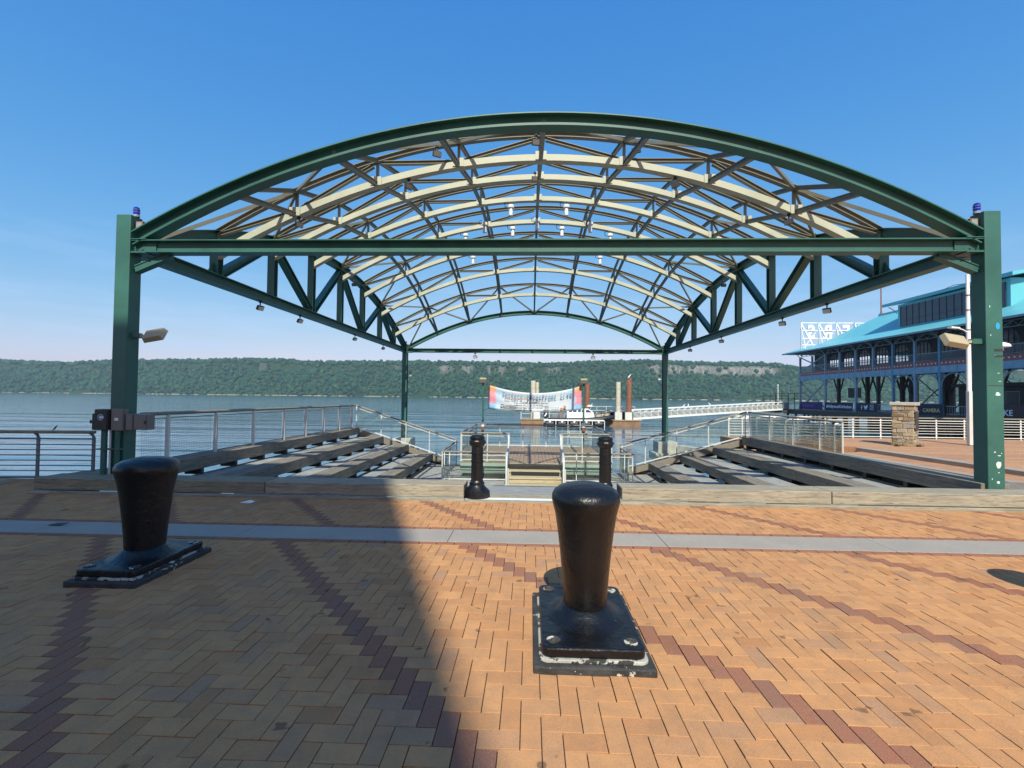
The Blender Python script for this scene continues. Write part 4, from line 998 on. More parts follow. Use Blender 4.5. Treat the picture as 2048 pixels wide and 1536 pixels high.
# ================================================================== STONE PILLAR AND LAMP ON THE RIGHT
def pillar(x, y):
    t = thing('stone_pillar', (x, y, 0), 'square rubble stone pillar with slab cap on the right plaza', 'pillar')
    hw = .33; Ht = 1.56; t.rotation_euler = (0, 0, rad(-48))
    vs=[];fs=[];ti=[]
    def blk(p0, p1):
        o=len(vs); (x0,y0,z0),(x1,y1,z1)=p0,p1; j=lambda: random.uniform(-.012,.012)
        for z in (z0,z1):
            for (a,c) in ((x0,y0),(x1,y0),(x1,y1),(x0,y1)): vs.append((a+j()-x,c+j()-y,z+j()))
        fs.extend([tuple(o+q for q in f) for f in ((0,3,2,1),(4,5,6,7),(0,1,5,4),(1,2,6,5),(2,3,7,6),(3,0,4,7))]); ti.extend([random.random()]*6)
    z = 0
    while z < Ht-.05:
        h = min(random.uniform(.10,.19), Ht-z)
        for side in range(4):
            u = -hw
            while u < hw-.02:
                L_ = random.uniform(.13,.34); L_ = L_ if hw-(u+L_) > .12 else hw-u; pr = random.uniform(.0,.045)
                a0,a1 = u+.008, u+L_-.008
                if side==0: blk((x+a0,y-hw-pr,z+.008),(x+a1,y-hw+.12,z+h-.008))
                elif side==1: blk((x+a0,y+hw-.12,z+.008),(x+a1,y+hw+pr,z+h-.008))
                elif side==2: blk((x-hw-pr,y+a0,z+.008),(x-hw+.12,y+a1,z+h-.008))
                else: blk((x+hw-.12,y+a0,z+.008),(x+hw+pr,y+a1,z+h-.008))
                u += L_
        z += h
    me=bpy.data.meshes.new('stonework'); me.from_pydata(vs,[],fs); me.update()
    at=me.attributes.new('tint','FLOAT','FACE'); at.data.foreach_set('value',np.array(ti,dtype=np.float32)); me.materials.append(MAT['stone'])
    o=bpy.data.objects.new('stonework',me); COL.objects.link(o); o.parent=t
    mo=o.modifiers.new('edge','BEVEL'); mo.width=.014; mo.segments=2
    MB().box(x-hw+.008,x+hw-.008,y-hw+.008,y+hw-.008,0,Ht).build('mortar_core', MAT['mortar'], t)
    MB().box(x-hw-.07,x+hw+.07,y-hw-.07,y+hw+.07,Ht+.002,Ht+.13).build('cap_slab', MAT['concrete'], t, bevel=.02)
    MB().box(x+hw+.036,x+hw+.05,y-.3,y+.25,.62,1.35).build('plaque', MAT['boxbrown'], t)
pillar(14.62, 19.25)
t = thing('weed_tuft', (14.1, 18.85, 0), 'green weeds growing at the foot of the stone pillar', 'weeds')
b = MB()
for k in range(90):
    x = 14.62+random.choice([random.gauss(-.62,.05), random.gauss(.2,.08)]); y = 18.83+random.gauss(0,.04); h = random.uniform(.06,.17); a = random.uniform(0,6.28)
    b.add([(x,y,0),(x+.02,y+.01,0),(x+.05*math.cos(a),y+.05*math.sin(a),h)], [(0,1,2)])
b.build('blades', MAT['forest'], t)
t = thing('street_lamp', (17.55, 19.8, 0), 'slim white lamp pole with side arms behind the right column', 'street lamp')
MB().tube([(17.55,19.8,0),(17.55,19.8,3.2),(17.55,19.8,6.85)], [.085,.08,.06], 12).build('pole', MAT['white'], t, smooth=True)
MB().box(17.33,17.60,19.55,19.70,.02,2.15).build('cabinet', MAT['railsteel'], t, bevel=.01)
MB().tube([(17.55,19.8,4.5),(17.3,19.75,4.62),(17.0,19.7,4.68)], .022, 8).build('arm', MAT['white'], t)
MB().obox((16.9,19.7,4.68),(.34,.22,.06), Matrix.Rotation(.1,3,'Y')).build('flood_head', MAT['white'], t, bevel=.015)
MB().lathe([(.001,-.10),(.06,-.085),(.1,-.03),(.1,.03),(.06,.085),(.001,.10)], (17.35,19.75,3.93), 16).build('globe', MAT['lens'], t, smooth=True)
MB().tube([(17.55,19.8,4.1),(18.3,19.8,4.22),(18.72,19.8,4.22)], .03, 8).tube([(18.72,19.8,4.35),(18.72,19.8,4.1)],.03,8).build('arm', MAT['white'], t)
MB().lathe([(.33,3.93),(.34,3.97),(.30,4.04),(.18,4.10),(.08,4.13),(.05,4.15)], (18.75,19.8,0), 20).build('dome_shade', MAT['white'], t, smooth=True)
MB().lathe([(.001,3.70),(.07,3.72),(.12,3.80),(.12,3.92)], (18.75,19.8,0), 14).build('bulb_glass', MAT['lens'], t, smooth=True)
MB().tube([(17.55,19.8,6.5),(17.0,19.8,6.42),(16.55,19.8,6.22)], .012, 6).build('antenna', MAT['darksteel'], t)
MB().lathe([(.09,6.0),(.09,6.03)],(17.55,19.8,0),12).lathe([(.09,5.4),(.09,5.43)],(17.55,19.8,0),12).lathe([(.09,4.6),(.09,4.63)],(17.55,19.8,0),12).build('band', MAT['darksteel'], t)

# ================================================================== PIER BUILDING
XW = 47.0; YN = lambda n: 85.0 - 3.55*n; NB = 16
BG, GI, TQ, BT = MAT['bluegrey'], MAT['greyiron'], MAT['turq'], MAT['bluetrim']
pier = thing('pier_building', (57, 60, 0), 'two storey iron pier pavilion with turquoise roof and open ground floor', 'building')
Y0_, Y1_ = 88.0, YN(NB)
b = MB(); b.box(45.4, 69, Y1_, Y0_, -.25, .05); b.box(45.55, 68.8, Y1_, Y0_-.2, -.75, -.252); b.build('deck', MAT['darksteel'], pier)
for k in range(22):
    y = 87-2.55*k
    if y < Y1_+.5: break
    MB().tube([(45.9,y,-3.2),(45.9,y,-.75)], .19, 8).build('pile', MAT['darksteel'], pier); MB().tube([(49.5,y,-3.2),(49.5,y,-.75)], .19, 8).build('pile', MAT['darksteel'], pier)
b = MB(); b.box(60, 60.2, Y1_, 87, -2.6, -.75); b.build('crosswall', MAT['darksteel'], pier)
# roof: concave lower slope, main slope, hipped far end
RE = [(45.6,9.95),(50.4,11.55),(57.0,15.6),(63.6,11.55),(68.4,9.95)]
yh = [88.3, 84.6, 80.0, 84.6, 88.3]
vs = [(x, y, z) for (x, z), y in zip(RE, yh)] + [(x, Y1_, z) for x, z in RE]
vs += [(x, y, z-.16) for x, y, z in vs]
fs = [(k, k+1, 5+k+1, 5+k) for k in range(4)] + [(0,1,3,4),(1,2,3)]
fs += [tuple(10+i for i in f)[::-1] for f in fs] + [(0,5,15,10),(4,14,19,9),(0,10,14,4)] + [(5+k,5+k+1,15+k+1,15+k) for k in range(4)]
b = MB(); b.add(vs, fs); rf = b.build('roof', TQ, pier)
MB().box(56.75, 57.25, Y1_, 80.0, 15.45, 15.78).build('ridge_cap', TQ, rf)
MB().box(45.56, 45.62, Y1_, 88.3, 9.72, 9.94).build('gutter', MAT['greyiron'], rf)
# monitor (clerestory)
MY0, MY1 = 52.6, 68.2
b = MB(); b.box(51.05, 62.9, MY0, MY1, 11.2, 15.0); mon = b.build('clerestory', TQ, pier)
MB().prism([(50.3,MY0-1,15.02),(57.0,MY0-1,16.35),(57.0,MY0-1,16.65),(50.3,MY0-1,15.42)], (0,MY1-MY0+3,0)).prism([(63.7,MY0-1,15.02),(63.7,MY0-1,15.42),(57.02,MY0-1,16.65),(57.02,MY0-1,16.35)], (0,MY1-MY0+3,0)).build('clerestory_roof', TQ, mon)
MB().box(50.98, 51.04, MY0+.5, MY1-.55, 11.95, 14.65).build('window', MAT['slate'], mon)
b = MB()
for k in range(15): y = MY0+.5+(MY1-MY0-1.05)*k/14; b.box(50.94, 50.978, y-.045, y+.045, 11.95, 14.65)
b.box(50.945,50.979,MY0+.5,MY1-.55,12.72,12.78); b.build('mullion', MAT['brownwall'], mon)
MB().tube([(51.0,MY1+.1,13.9),(50.9,MY1+.7,14.5),(50.85,MY1+1.4,14.95)], .06, 6).build('bracket', GI, mon)
t = thing('flagpole', (57, 80, 15.6), 'thin reddish pole rising from the turquoise roof ridge', 'flagpole')
MB().tube([(57,79.7,15.6),(57,79.7,22.3)], [.12,.07], 8).lathe([(.25,15.7),(.25,15.9),(.13,16.0)],(57,79.7,0),10).build('pole', MAT['pile_rust'], t)
# facade: floor girder, red band, railing, columns, arches, brackets
for n in range(NB):
    ya, yb = YN(n)-.16, YN(n+1)+.16
    g = MB(); g.box(XW-.12, XW+.2, yb, ya, 5.0, 5.80)
    for q in (.33, .66): y = yb+(ya-yb)*q; g.box(XW-.15, XW-.12, y-.03, y+.03, 5.02, 5.78)
    g.box(XW-.16, XW-.12, yb, ya, 5.0, 5.06); gd = g.build('girder', BG, pier)
    MB().box(XW-.16, XW+.2, yb, ya, 5.805, 6.40).build('red_band', MAT['redband'], gd)
    s = MB()
    for k in range(6):
        y = yb+(ya-yb)*(k+.5)/6
        pl = [(XW-.172, y+.11*(1 if a%2==0 else .45)*math.sin(a*math.pi/5), 6.10+.11*(1 if a%2==0 else .45)*math.cos(a*math.pi/5)) for a in range(10)]
        s.prism(pl, (.012,0,0))
    s.build('star', MAT['printwhite'], gd)
    r = MB(); r.box(XW-.05, XW, yb, ya, 7.34, 7.42); r.box(XW-.05, XW, yb, ya, 6.48, 6.53)
    y = yb
    while y < ya: r.box(XW-.04, XW-.015, y, y+.022, 6.53, 7.34); y += .13
    r.build('balcony_rail', GI, pier)
    if n < NB-1 or True:
        c = MB(); c.box(XW-.13, XW+.13, YN(n)-.13, YN(n)+.13, 5.0 if (n < 6 and n % 2) else .05, 9.0); 
        if not (n < 6 and n % 2): c.box(XW-.2, XW+.2, YN(n)-.2, YN(n)+.2, .05, .55); c.box(XW-.19,XW+.19,YN(n)-.19,YN(n)+.19,4.7,5.0)
        cm = c.build('column', BT if n in (6, 8) else BG, pier)
    # curved eave brackets outwards and along the wall
    br = MB(); y = YN(n)
    br.tube([(XW,y,8.4)] + [(XW-1.2*(1-math.cos(a)), y, 8.4+1.35*math.sin(a)) for a in np.linspace(.2, 1.57, 7)], .06, 6)
    for s_ in (-1, 1): br.tube([(XW,y,8.3)] + [(XW, y+s_*1.2*(1-math.cos(a)), 8.3+1.3*math.sin(a)) for a in np.linspace(.2, 1.57, 6)], .05, 6)
    br.build('eave_bracket', GI, cm)
    tr_ = MB(); m_ = 6
    for k in range(m_):
        p = yb+(ya-yb)*k/m_; q = yb+(ya-yb)*(k+1)/m_
        tr_.bar((XW,p,9.15 if k%2 else 9.7),(XW,q,9.7 if k%2 else 9.15),.04,.04)
    tr_.box(XW-.04,XW+.04,yb,ya,9.68,9.76).box(XW-.04,XW+.04,yb,ya,9.08,9.14).build('eave_lattice', GI, pier)
def arch(ya, yb, name='arch'):
    yc, R = (ya+yb)/2, (ya-yb)/2-.16; h = min(R, 1.5)
    b = MB(); b.tube([(XW-.02, yc+R*math.cos(a), 4.9-h+h*math.sin(a)) for a in np.linspace(0, math.pi, 21)], .07, 6)
    for s in (-1, 1):
        cy = yc+s*(R-.32); cz = 4.66
        b.tube([(XW-.02, cy+.19*math.cos(a), cz+.19*math.sin(a)) for a in np.linspace(0, 2*math.pi, 15)], .04, 5, False)
        b.bar((XW-.02,cy-.19,cz),(XW-.02,cy+.19,cz),.03,.03); b.bar((XW-.02,cy,cz-.19),(XW-.02,cy,cz+.19),.03,.03,(0,1,0))
    b.build(name, GI, pier)
for n in range(6, NB): arch(YN(n), YN(n+1))
for n in (0, 2, 4):
    ya, yb = YN(n), YN(n+2); b = MB()
    for s, y in ((-1, ya-.16), (1, yb+.16)): b.tube([(XW, y+s*1.5*(1-math.cos(a)), 3.6+1.35*math.sin(a)) for a in np.linspace(0, 1.57, 8)], .08, 6)
    b.build('corner_arch', GI, pier)
b = MB()
for z0, z1, y0, y1 in ((.2, 4.7, YN(0), YN(2)), (6.5, 9.0, YN(0), YN(2))):
    b.bar((XW+.02,y0,z0),(XW+.02,y1,z1),.14,.14); b.bar((XW+.10,y0,z1),(XW+.10,y1,z0),.14,.14)
b.build('cross_brace', BG, pier)
# upper hall: wall with tall windows behind the gallery, floor, ceiling
MB().box(XW+.22, 66.8, Y1_, YN(0), 6.15, 6.38).build('upper_floor', MAT['brownwall'], pier)
MB().box(XW-.9, 67.6, Y1_, 86, 9.80, 9.86).build('ceiling', MAT['brownwall'], pier)
XI = 49.4
for n in range(NB):
    ya, yb = YN(n), YN(n+1); see = 1 <= n <= 5; wl = MB()
    ym = (ya+yb)/2; R = 1.15
    wl.box(XI, XI+.15, ym+R, ya, 6.4, 9.78); wl.box(XI, XI+.15, yb, ym-R, 6.4, 9.78)
    arc = [(XI, ym+R*math.cos(a), 8.25+1.05*math.sin(a)) for a in np.linspace(0, math.pi, 13)]
    wl.prism([(XI,ym+R,9.78),(XI,ym+R,8.25)] + arc[1:-1] + [(XI,ym-R,8.25),(XI,ym-R,9.78)], (.15,0,0))
    wm = wl.build('upper_wall', MAT['brownwall'], pier)
    mb_ = MB()
    for q in (-1.15,-.57,0,.57,1.15): mb_.box(XI+.03, XI+.12, ym+q-.05, ym+q+.05, 6.4, 9.15)
    mb_.box(XI+.04, XI+.11, ym-R, ym+R, 7.3, 7.38).box(XI+.04, XI+.11, ym-R, ym+R, 8.2, 8.28)
    fr_ = mb_.build('window', MAT['brownwall'], pier)
    for z0, z1 in (((8.28, 9.3), (6.4, 7.0)) if see else ((6.4, 9.3),)): MB().box(XI+.06, XI+.09, ym-R, ym+R, z0, z1).build('pane', MAT['slate'], fr_)
# back row and inner posts
for k, x in enumerate((53.5, 60.2, 66.6)):
    for n in range(0, NB, 2):
        y = YN(n); c = MB(); c.box(x-.22, x+.22, y-.22, y+.22, .05, 6.15)
        if k < 2:
            for s in (-1, 1): c.bar((x,y,2.4),(x,y+s*1.6,6.1),.18,.18,(1,0,0))
        if k == 2: c.box(x-.12, x+.12, y-.12, y+.12, 6.38, 9.8)
        c.build('inner_post', MAT['darksteel'], pier)
b = MB()
for n in range(0, NB-2, 2):
    b.bar((66.6,YN(n),.4),(66.6,YN(n+2),5.8),.12,.12); b.bar((66.7,YN(n+2),.4),(66.7,YN(n),5.8),.12,.12); b.bar((66.5,YN(n),2.6),(66.5,YN(n+2),2.6),.08,.08)
b.build('rear_brace', MAT['darksteel'], pier)
MB().box(49.2, 49.3, YN(3)-1.2, YN(3)+1.6, 2.1, 3.6).build('hanging_screen', MAT['rubber'], pier)
# kiosk under the hall
kk = thing('kiosk', (56, 52, .05), 'dark kiosk building under the pier hall with framed windows', 'kiosk')
MB().box(51.5, 62, 44, 59.5, .05, 3.4).build('wall', MAT['brownwall'], kk); MB().box(51.0, 62.5, 43.5, 60, 3.41, 3.8).build('roof', MAT['darksteel'], kk)
for y in (46, 49.5, 53, 56.5):
    f = MB().box(51.44, 51.495, y-.75, y+.75, .9, 2.9).build('window', GI, kk); MB().box(51.42, 51.437, y-.66, y+.66, 1.0, 2.8).build('pane', MAT['slate'], f)
# banners on the pier railing
RB = Matrix(((0,0,-1),(-1,0,0),(0,1,0)))
def pbanner(y0, y1, mat, lab, items=(), z0=.15, z1=1.35):
    t = thing('railing_banner', (XW-.3, (y0+y1)/2, z0), lab, 'banner', 'banners along the pier edge')
    MB().box(XW-.32, XW-.30, y1, y0, z0, z1).build('cloth', MAT[mat], t)
    MB().box(XW-.29, XW-.25, y1, y1+.05, .05, z1).box(XW-.29, XW-.25, y0-.05, y0, .05, z1).build('post', GI, t)
    for body, yy, z, size, mt in items: text('lettering', body, MAT[mt], RB, (XW-.33, yy, z), size, t, .003, 0, .012)
    return t
t = pbanner(84.7, 78.3, 'purple', 'purple banner with faint violet script at the far end of the pier')
b = MB()
for k in range(5): y = 83.6-.62*k; b.tube([(XW-.33,y,.45),(XW-.33,y-.16,1.05),(XW-.33,y-.3,.5),(XW-.33,y-.5,1.0)], .035, 4)
b.build('script_print', MAT['violet'], t)
pbanner(77.6, 71.1, 'navy', 'navy pier banner with a white hashtag line', [('#HollywoodOnHudson', 77.2, .55, .62, 'printwhite')])
t = pbanner(70.3, 66.2, 'navy', 'navy pier banner with three white social icons', [('f', 69.3, .42, .85, 'printwhite')])
b = MB(); yb_ = 68.35; zc = .78
b.prism([(XW-.333, yb_-p, zc+q) for p, q in ((-.38,-.28),(-.1,-.32),(.18,-.22),(.32,.02),(.34,.14),(.44,.22),(.34,.22),(.22,.30),(.06,.22),(.02,.08),(-.18,.12),(-.36,.28),(-.36,.06),(-.26,-.08),(-.12,-.2))], (.006,0,0)); b.build('bird_icon', MAT['printwhite'], t)
b = MB(); yc_ = 67.2
def frame(y, z, r, w_, n=20): b.prism([(XW-.333, y+r*math.cos(a), z+r*math.sin(a)) for a in np.linspace(0, 5.9, n)] + [(XW-.333, y+(r-w_)*math.cos(a), z+(r-w_)*math.sin(a)) for a in np.linspace(5.9, 0, n)], (.006,0,0))
frame(yc_, .78, .16, .05)
for y0, y1, z0, z1 in ((yc_-.33,yc_+.33,1.06,1.11),(yc_-.33,yc_+.33,.45,.50),(yc_-.33,yc_-.28,.501,1.059),(yc_+.28,yc_+.33,.501,1.059)): b.box(XW-.333,XW-.327,y0,y1,z0,z1)
b.build('camera_icon', MAT['printwhite'], t)
pbanner(59.6, 55.9, 'navy', 'dark pier banner reading CAMERA in gold letters beside the stone pillar', [('CAMERA', 58.7, .45, .60, 'gold')], .10, 1.4)
pbanner(49.4, 43.5, 'brownbanner', 'brown pier banner with big white letters behind the right column', [('KE', 49.0, .38, .80, 'printwhite')], .1, 1.45)
t = thing('pier_railing', (XW-.2, 63, .05), 'pale blue grey railing between the pier banners', 'railing')
for y0, y1 in ((66.0, 60.0),(55.6, 49.7)):
    b = MB(); b.box(XW-.28, XW-.23, y1, y0, 1.15, 1.22); b.box(XW-.28, XW-.23, y1, y0, .25, .30)
    y = y1
    while y < y0: b.box(XW-.27, XW-.24, y, y+.03, .05, 1.15); y += .3
    b.build('rail', GI, t)
t = thing('trash_bin', (XW+.6, 51.6, .05), 'grey round trash bin standing on the pier', 'trash bin')
MB().lathe([(.42,.05),(.50,1.0),(.53,1.02),(.53,1.12)], (XW+.6, 51.6, 0), 16).build('body', MAT['railsteel'], t, smooth=True); MB().lathe([(.535,1.121),(.4,1.22),(.2,1.26)], (XW+.6,51.6,0), 16).build('lid', MAT['greyiron'], t, smooth=True)
# roof sign, seen from behind
t = thing('roof_sign', (58, 86.2, 10), 'white roof sign letters on a white steel frame, seen mirrored from behind', 'sign')
fr = MB()
sx0 = 47.7; cw = 3.05
for k in range(8):
    x = sx0+cw*k; fr.bar((x,86,9.4),(x,86,15.35),.13,.13,(0,1,0)); fr.bar((x,84.2,9.6),(x,86,14.6),.08,.08,(0,1,0))
    if k < 7: fr.bar((x,86.1,15.3),(x+cw*.86,86.1,10.3),.22,.22,(0,1,0)); fr.bar((x,85.9,10.3),(x+cw*.8,85.9,13.6),.09,.09,(0,1,0))
for z in (10.4,11.4,12.55,13.95,15.3): fr.bar((sx0,86,z),(sx0+7*cw,86,z),.13,.13)
fr.build('frame', MAT['white'], t)
RM = Matrix(((-1,0,0),(0,0,1),(0,1,0)))   # faces the river
for k, ch in enumerate('SREKNOY'):
    text('letter', ch, MAT['white'], RM, (sx0+cw*k+cw*.82, 86.25, 12.65), 3.3, t, .10, 0, .10, 'LEFT', .82)
# pier head landing, black railings
t = thing('gangway_landing', (44, 88, -.2), 'dark landing with black railings where the white gangway meets the pier', 'landing')
MB().box(43.2, 50, 86.0, 90.5, -.6, -.15).build('deck', MAT['darksteel'], t)
b = MB()
for x in (43.3, 44.4, 45.5, 46.6, 47.7): b.bar((x,86.1,-.1),(x,86.1,2.9),.09,.09,(0,1,0)); b.bar((x,90.3,-.1),(x,90.3,2.5),.09,.09,(0,1,0))
for z in (1.0, 1.9, 2.8): b.bar((43.3,86.1,z),(47.7,86.1,z),.07,.07)
b.bar((43.3,90.3,2.4),(47.7,90.3,2.4),.07,.07); b.build('railing', MAT['rubber'], t)
MB().box(44.2,44.9,87,87.6,-.12,1.5).build('cabinet', MAT['greyiron'], t); MB().box(46,46.5,88,88.6,-.12,1.2).build('cabinet', MAT['greyiron'], t)
for k, (x, y) in enumerate(((45.0,88.6),(47.2,89))): MB().tube([(x,y,-.1),(x,y,4.2)], .06, 6).lathe([(.12,4.2),(.12,4.4),(.02,4.45)],(x,y,0),8).build('light_mast', MAT['white'], t)
# ================================================================== GANGWAY
t = thing('gangway', (30, 78, -.5), 'long white aluminium truss gangway rising from the dock to the pier', 'gangway')
P, Q = V(14.6,69.9,-1.45), V(44.3,85.8,-.12); d = (Q-P); U = V(0,0,1); lat = d.cross(U).normalized()
for s in (0, 1):
    o_ = lat*(-1.5*s); b = MB(); hgt = 1.38
    b.bar(P+o_+U*.12, Q+o_+U*.12, .14, .28); b.bar(P+o_+U*hgt, Q+o_+U*hgt, .10, .12); b.bar(P+o_+U*.98, Q+o_+U*.98, .05, .05)
    m_ = 26
    for k in range(m_):
        a = P+o_+d*(k/m_); c = P+o_+d*((k+1)/m_)
        b.bar(a+U*.2, a+U*hgt, .045, .045, (1,0,0)) if s == 0 else None
    for k in range(m_ if s == 0 else 0):
        a = P+o_+d*(k/m_); c = P+o_+d*((k+.5)/m_); b.bar(a+U*1.0, c+U*hgt, .07, .07)
    b.build('side_truss', MAT['white'], t)
    n0 = lat*.01
    if s: continue
    for k in range(m_):
        a = P+o_-lat*-.06+d*(k/m_); c = P+o_-lat*-.06+d*((k+.8)/m_); MB().bar(a+U*.92, c+U*.28, .03, .035).build('brace_rod', MAT['greyiron'], t)
    MB().prism([P+o_+U*.26-n0, Q+o_+U*.26-n0, Q+o_+U*.92-n0, P+o_+U*.92-n0], n0*2).build('side_panel', MAT['panelmesh'], t)
b = MB(); b.prism([P+U*.08, Q+U*.08, Q-lat*1.5+U*.08, P-lat*1.5+U*.08], (0,0,.06)); b.build('walkway', MAT['greyiron'], t)
# ================================================================== FLOATING DOCK, PILES, BOAT
dock = thing('floating_dock', (7, 70, -2.3), 'rusty brown floating dock with white tube railings', 'dock')
b = MB(); b.box(-1.3, 15.75, 68.6, 72.6, -2.5, -1.55); b.build('float', MAT['dockwood'], dock, bevel=.05)
MB().box(-1.4, 15.85, 68.5, 72.7, -1.545, -1.42).build('deck', MAT['wood_x'], dock)
b = MB()
for k in range(13):
    x = -1.3+1.42*k; b.bar((x,72.5,-1.42),(x,72.5,.42),.05,.05,(0,1,0))
for z in (.40,-.2,-.8): b.bar((-1.3,72.5,z),(15.75,72.5,z),.05,.05)
for x in (-1.3,15.75): b.bar((x,68.7,-1.42),(x,68.7,-.2),.05,.05,(0,1,0)); b.bar((x,68.7,-.2),(x,72.5,-.2),.05,.05)
b.build('railing', MAT['whiterail'], dock)
for x in (12.7, 14.15, 1.0):
    f = MB().box(x-.5, x+.5, 69.2, 70.2, -1.415, -.35).build('pile_guide', MAT['railsteel'], dock); MB().box(x-.62,x-.52,69.1,70.3,-1.41,-.3).box(x+.52,x+.62,69.1,70.3,-1.41,-.3).build('guide_post', MAT['rubber'], dock)
for k in range(9):
    x = random.choice([11.0,11.6,13.0,13.4,3.2,.2,4.2]) + random.uniform(-.3,.3); MB().box(x, x+random.uniform(.3,.7), 70.4, 71, -1.41, -1.41+random.uniform(.4,1.3)).build('dock_crate', random.choice([MAT['boxgrey'],MAT['white'],MAT['greyiron'],MAT['paper']]), dock)
def pile(x, y, top, r, mat, lab):
    t = thing('mooring_pile', (x, y, WZ), lab, 'pile', 'mooring piles by the floating dock')
    MB().tube([(x,y,-4),(x,y,top)], r, 14).build('shaft', MAT[mat], t, smooth=True)
    MB().lathe([(r*1.02,top),(r*.9,top+.05),(.02,top+.07)], (x,y,0), 14).build('pile_cap', MAT['darksteel' if 'rust' in mat else 'concrete'], t)
pile(.45, 70.3, 4.05, .36, 'pile_pale', 'pale thick pile behind the middle of the banner')
pile(1.05, 70.9, 3.85, .26, 'pile_pale', 'thinner pale pile right beside the thick one behind the banner')
pile(8.5, 71.5, 3.85, .36, 'pile_rust', 'rust brown pile rising behind the right lamp post')
pile(12.75, 69.7, 3.95, .34, 'pile_pale', 'pale tan pile standing at the right end of the dock')
pile(14.3, 69.7, 4.55, .38, 'pile_rust', 'tall rust brown pile with a gull on top at the dock end')
# small float with black drums
t = thing('drum_float', (6, 66.5, -2.3), 'low white deck floating on five black drums in front of the dock', 'float')
MB().box(1.9, 10.2, 65.9, 67.4, -1.52, -1.38).build('deck', MAT['white'], t, bevel=.02)
for k in range(5):
    x = 2.75+1.66*k; MB().tube([(x-.62,66.2,-1.95),(x-.5,66.2,-1.95),(x+.5,66.2,-1.95),(x+.62,66.2,-1.95)], [.28,.44,.44,.28], 14).build('drum', MAT['rubber'], t, smooth=True)
    MB().prism([(x-.2,65.74,-1.55),(x+.2,65.74,-1.55),(x,65.74,-1.8)], (0,.02,0)).build('drum_strap', MAT['white'], t); MB().box(x+.78,x+.86,65.9,66.2,-2.4,-1.53).build('leg', MAT['white'], t)
bt = thing('inflatable_boat', (6.5, 67.9, -2.2), 'rigid inflatable patrol boat with white cabin, black bow tube and outboard', 'boat')
yc_ = 68.0
tb = [(2.6,-1.55,.34),(5,-1.56,.38),(8,-1.5,.38),(10,-1.32,.38),(11.1,-1.12,.36),(11.75,-.98,.26)]
b = MB(); b.tube([(x,yc_-.55*(1-max(0,(x-9)/2.75)**2),z) for x,z,r in tb], [r for *_,r in tb], 12); b.tube([(x,yc_+.0+.55*(1-max(0,(x-9)/2.75)**2),z) for x,z,r in tb], [r for *_,r in tb], 12); b.build('collar', MAT['rubber'], bt, smooth=True)
MB().prism([(2.6,yc_-.5,-1.55),(9.8,yc_-.5,-1.4),(11.4,yc_-.1,-1.1),(11.4,yc_-.1,-1.25),(9.6,yc_-.5,-2.35),(2.6,yc_-.5,-2.4)], (0,1.0,0)).build('hull', MAT['greyiron'], bt)
cbn = MB().prism([(5.2,yc_-.42,-1.3),(5.2,yc_-.42,-.10),(5.6,yc_-.42,.12),(8.2,yc_-.42,.14),(8.9,yc_-.42,-.35),(9.2,yc_-.42,-1.2)], (0,.84,0)).build('cabin', MAT['white'], bt, bevel=.04)
for x0, x1 in ((5.45,5.95),(6.05,6.55),(6.75,7.15),(7.25,7.65)): MB().box(x0,x1,yc_-.436,yc_-.424,-.34,-.06).build('window', MAT['slate'], cbn)
MB().prism([(7.85,yc_-.437,-.38),(7.85,yc_-.437,-.02),(8.25,yc_-.437,-.02),(8.7,yc_-.437,-.38)], (0,.012,0)).build('windscreen', MAT['slate'], cbn)
MB().tube([(8.5,yc_,.1),(8.8,yc_,.9)], .04, 6).tube([(8.0,yc_-.3,.5),(8.9,yc_-.3,.5)], .05, 6).lathe([(.28,.45),(.3,.55),(.1,.68)], (8.4,yc_,0), 10).build('radar_mast', MAT['white'], bt)
b = MB()
for p, q in (((8.9,-.6),(11.6,-.25)),((9.2,-.25),(11.5,.0)),((9.0,-1.1),(9.0,-.2)),((10.0,-1.0),(10.0,-.1)),((11.1,-.9),(11.1,0))): b.tube([(p[0],yc_-.45,p[1]),(q[0],yc_-.3,q[1])], .035, 6)
b.build('bow_rail', MAT['darksteel'], bt)
MB().box(9.3,10.3,yc_-.3,yc_+.2,-1.1,-.45).box(10.5,11.2,yc_-.25,yc_+.15,-.9,-.3).build('gear', MAT['lampbeige'], bt, bevel=.05)
e = MB().lathe([(.12,-1.25),(.30,-1.15),(.36,-.8),(.33,-.45),(.2,-.3),(.05,-.26)], (2.25,yc_,0), 12).build('outboard', MAT['rubber'], bt, smooth=True)
MB().bar((2.2,yc_,-1.2),(1.9,yc_,-2.2),.16,.3).build('outboard_leg', MAT['greyiron'], e)
MB().prism([(2.0,yc_-.38,-.95),(2.3,yc_-.38,-.5),(2.45,yc_-.38,-.55),(2.15,yc_-.38,-1.0)], (0,.02,0)).build('outboard_stripe', MAT['white'], e)
MB().box(3.1,3.9,yc_-.3,yc_+.3,-1.3,-.75).box(4.2,4.8,yc_-.25,yc_+.25,-1.3,-.6).tube([(3.0,yc_-.4,-1.2),(3.0,yc_-.4,-.3),(4.6,yc_-.4,-.3),(4.6,yc_-.4,-1.2)],.035,6).build('seat', MAT['boxgrey'], bt)
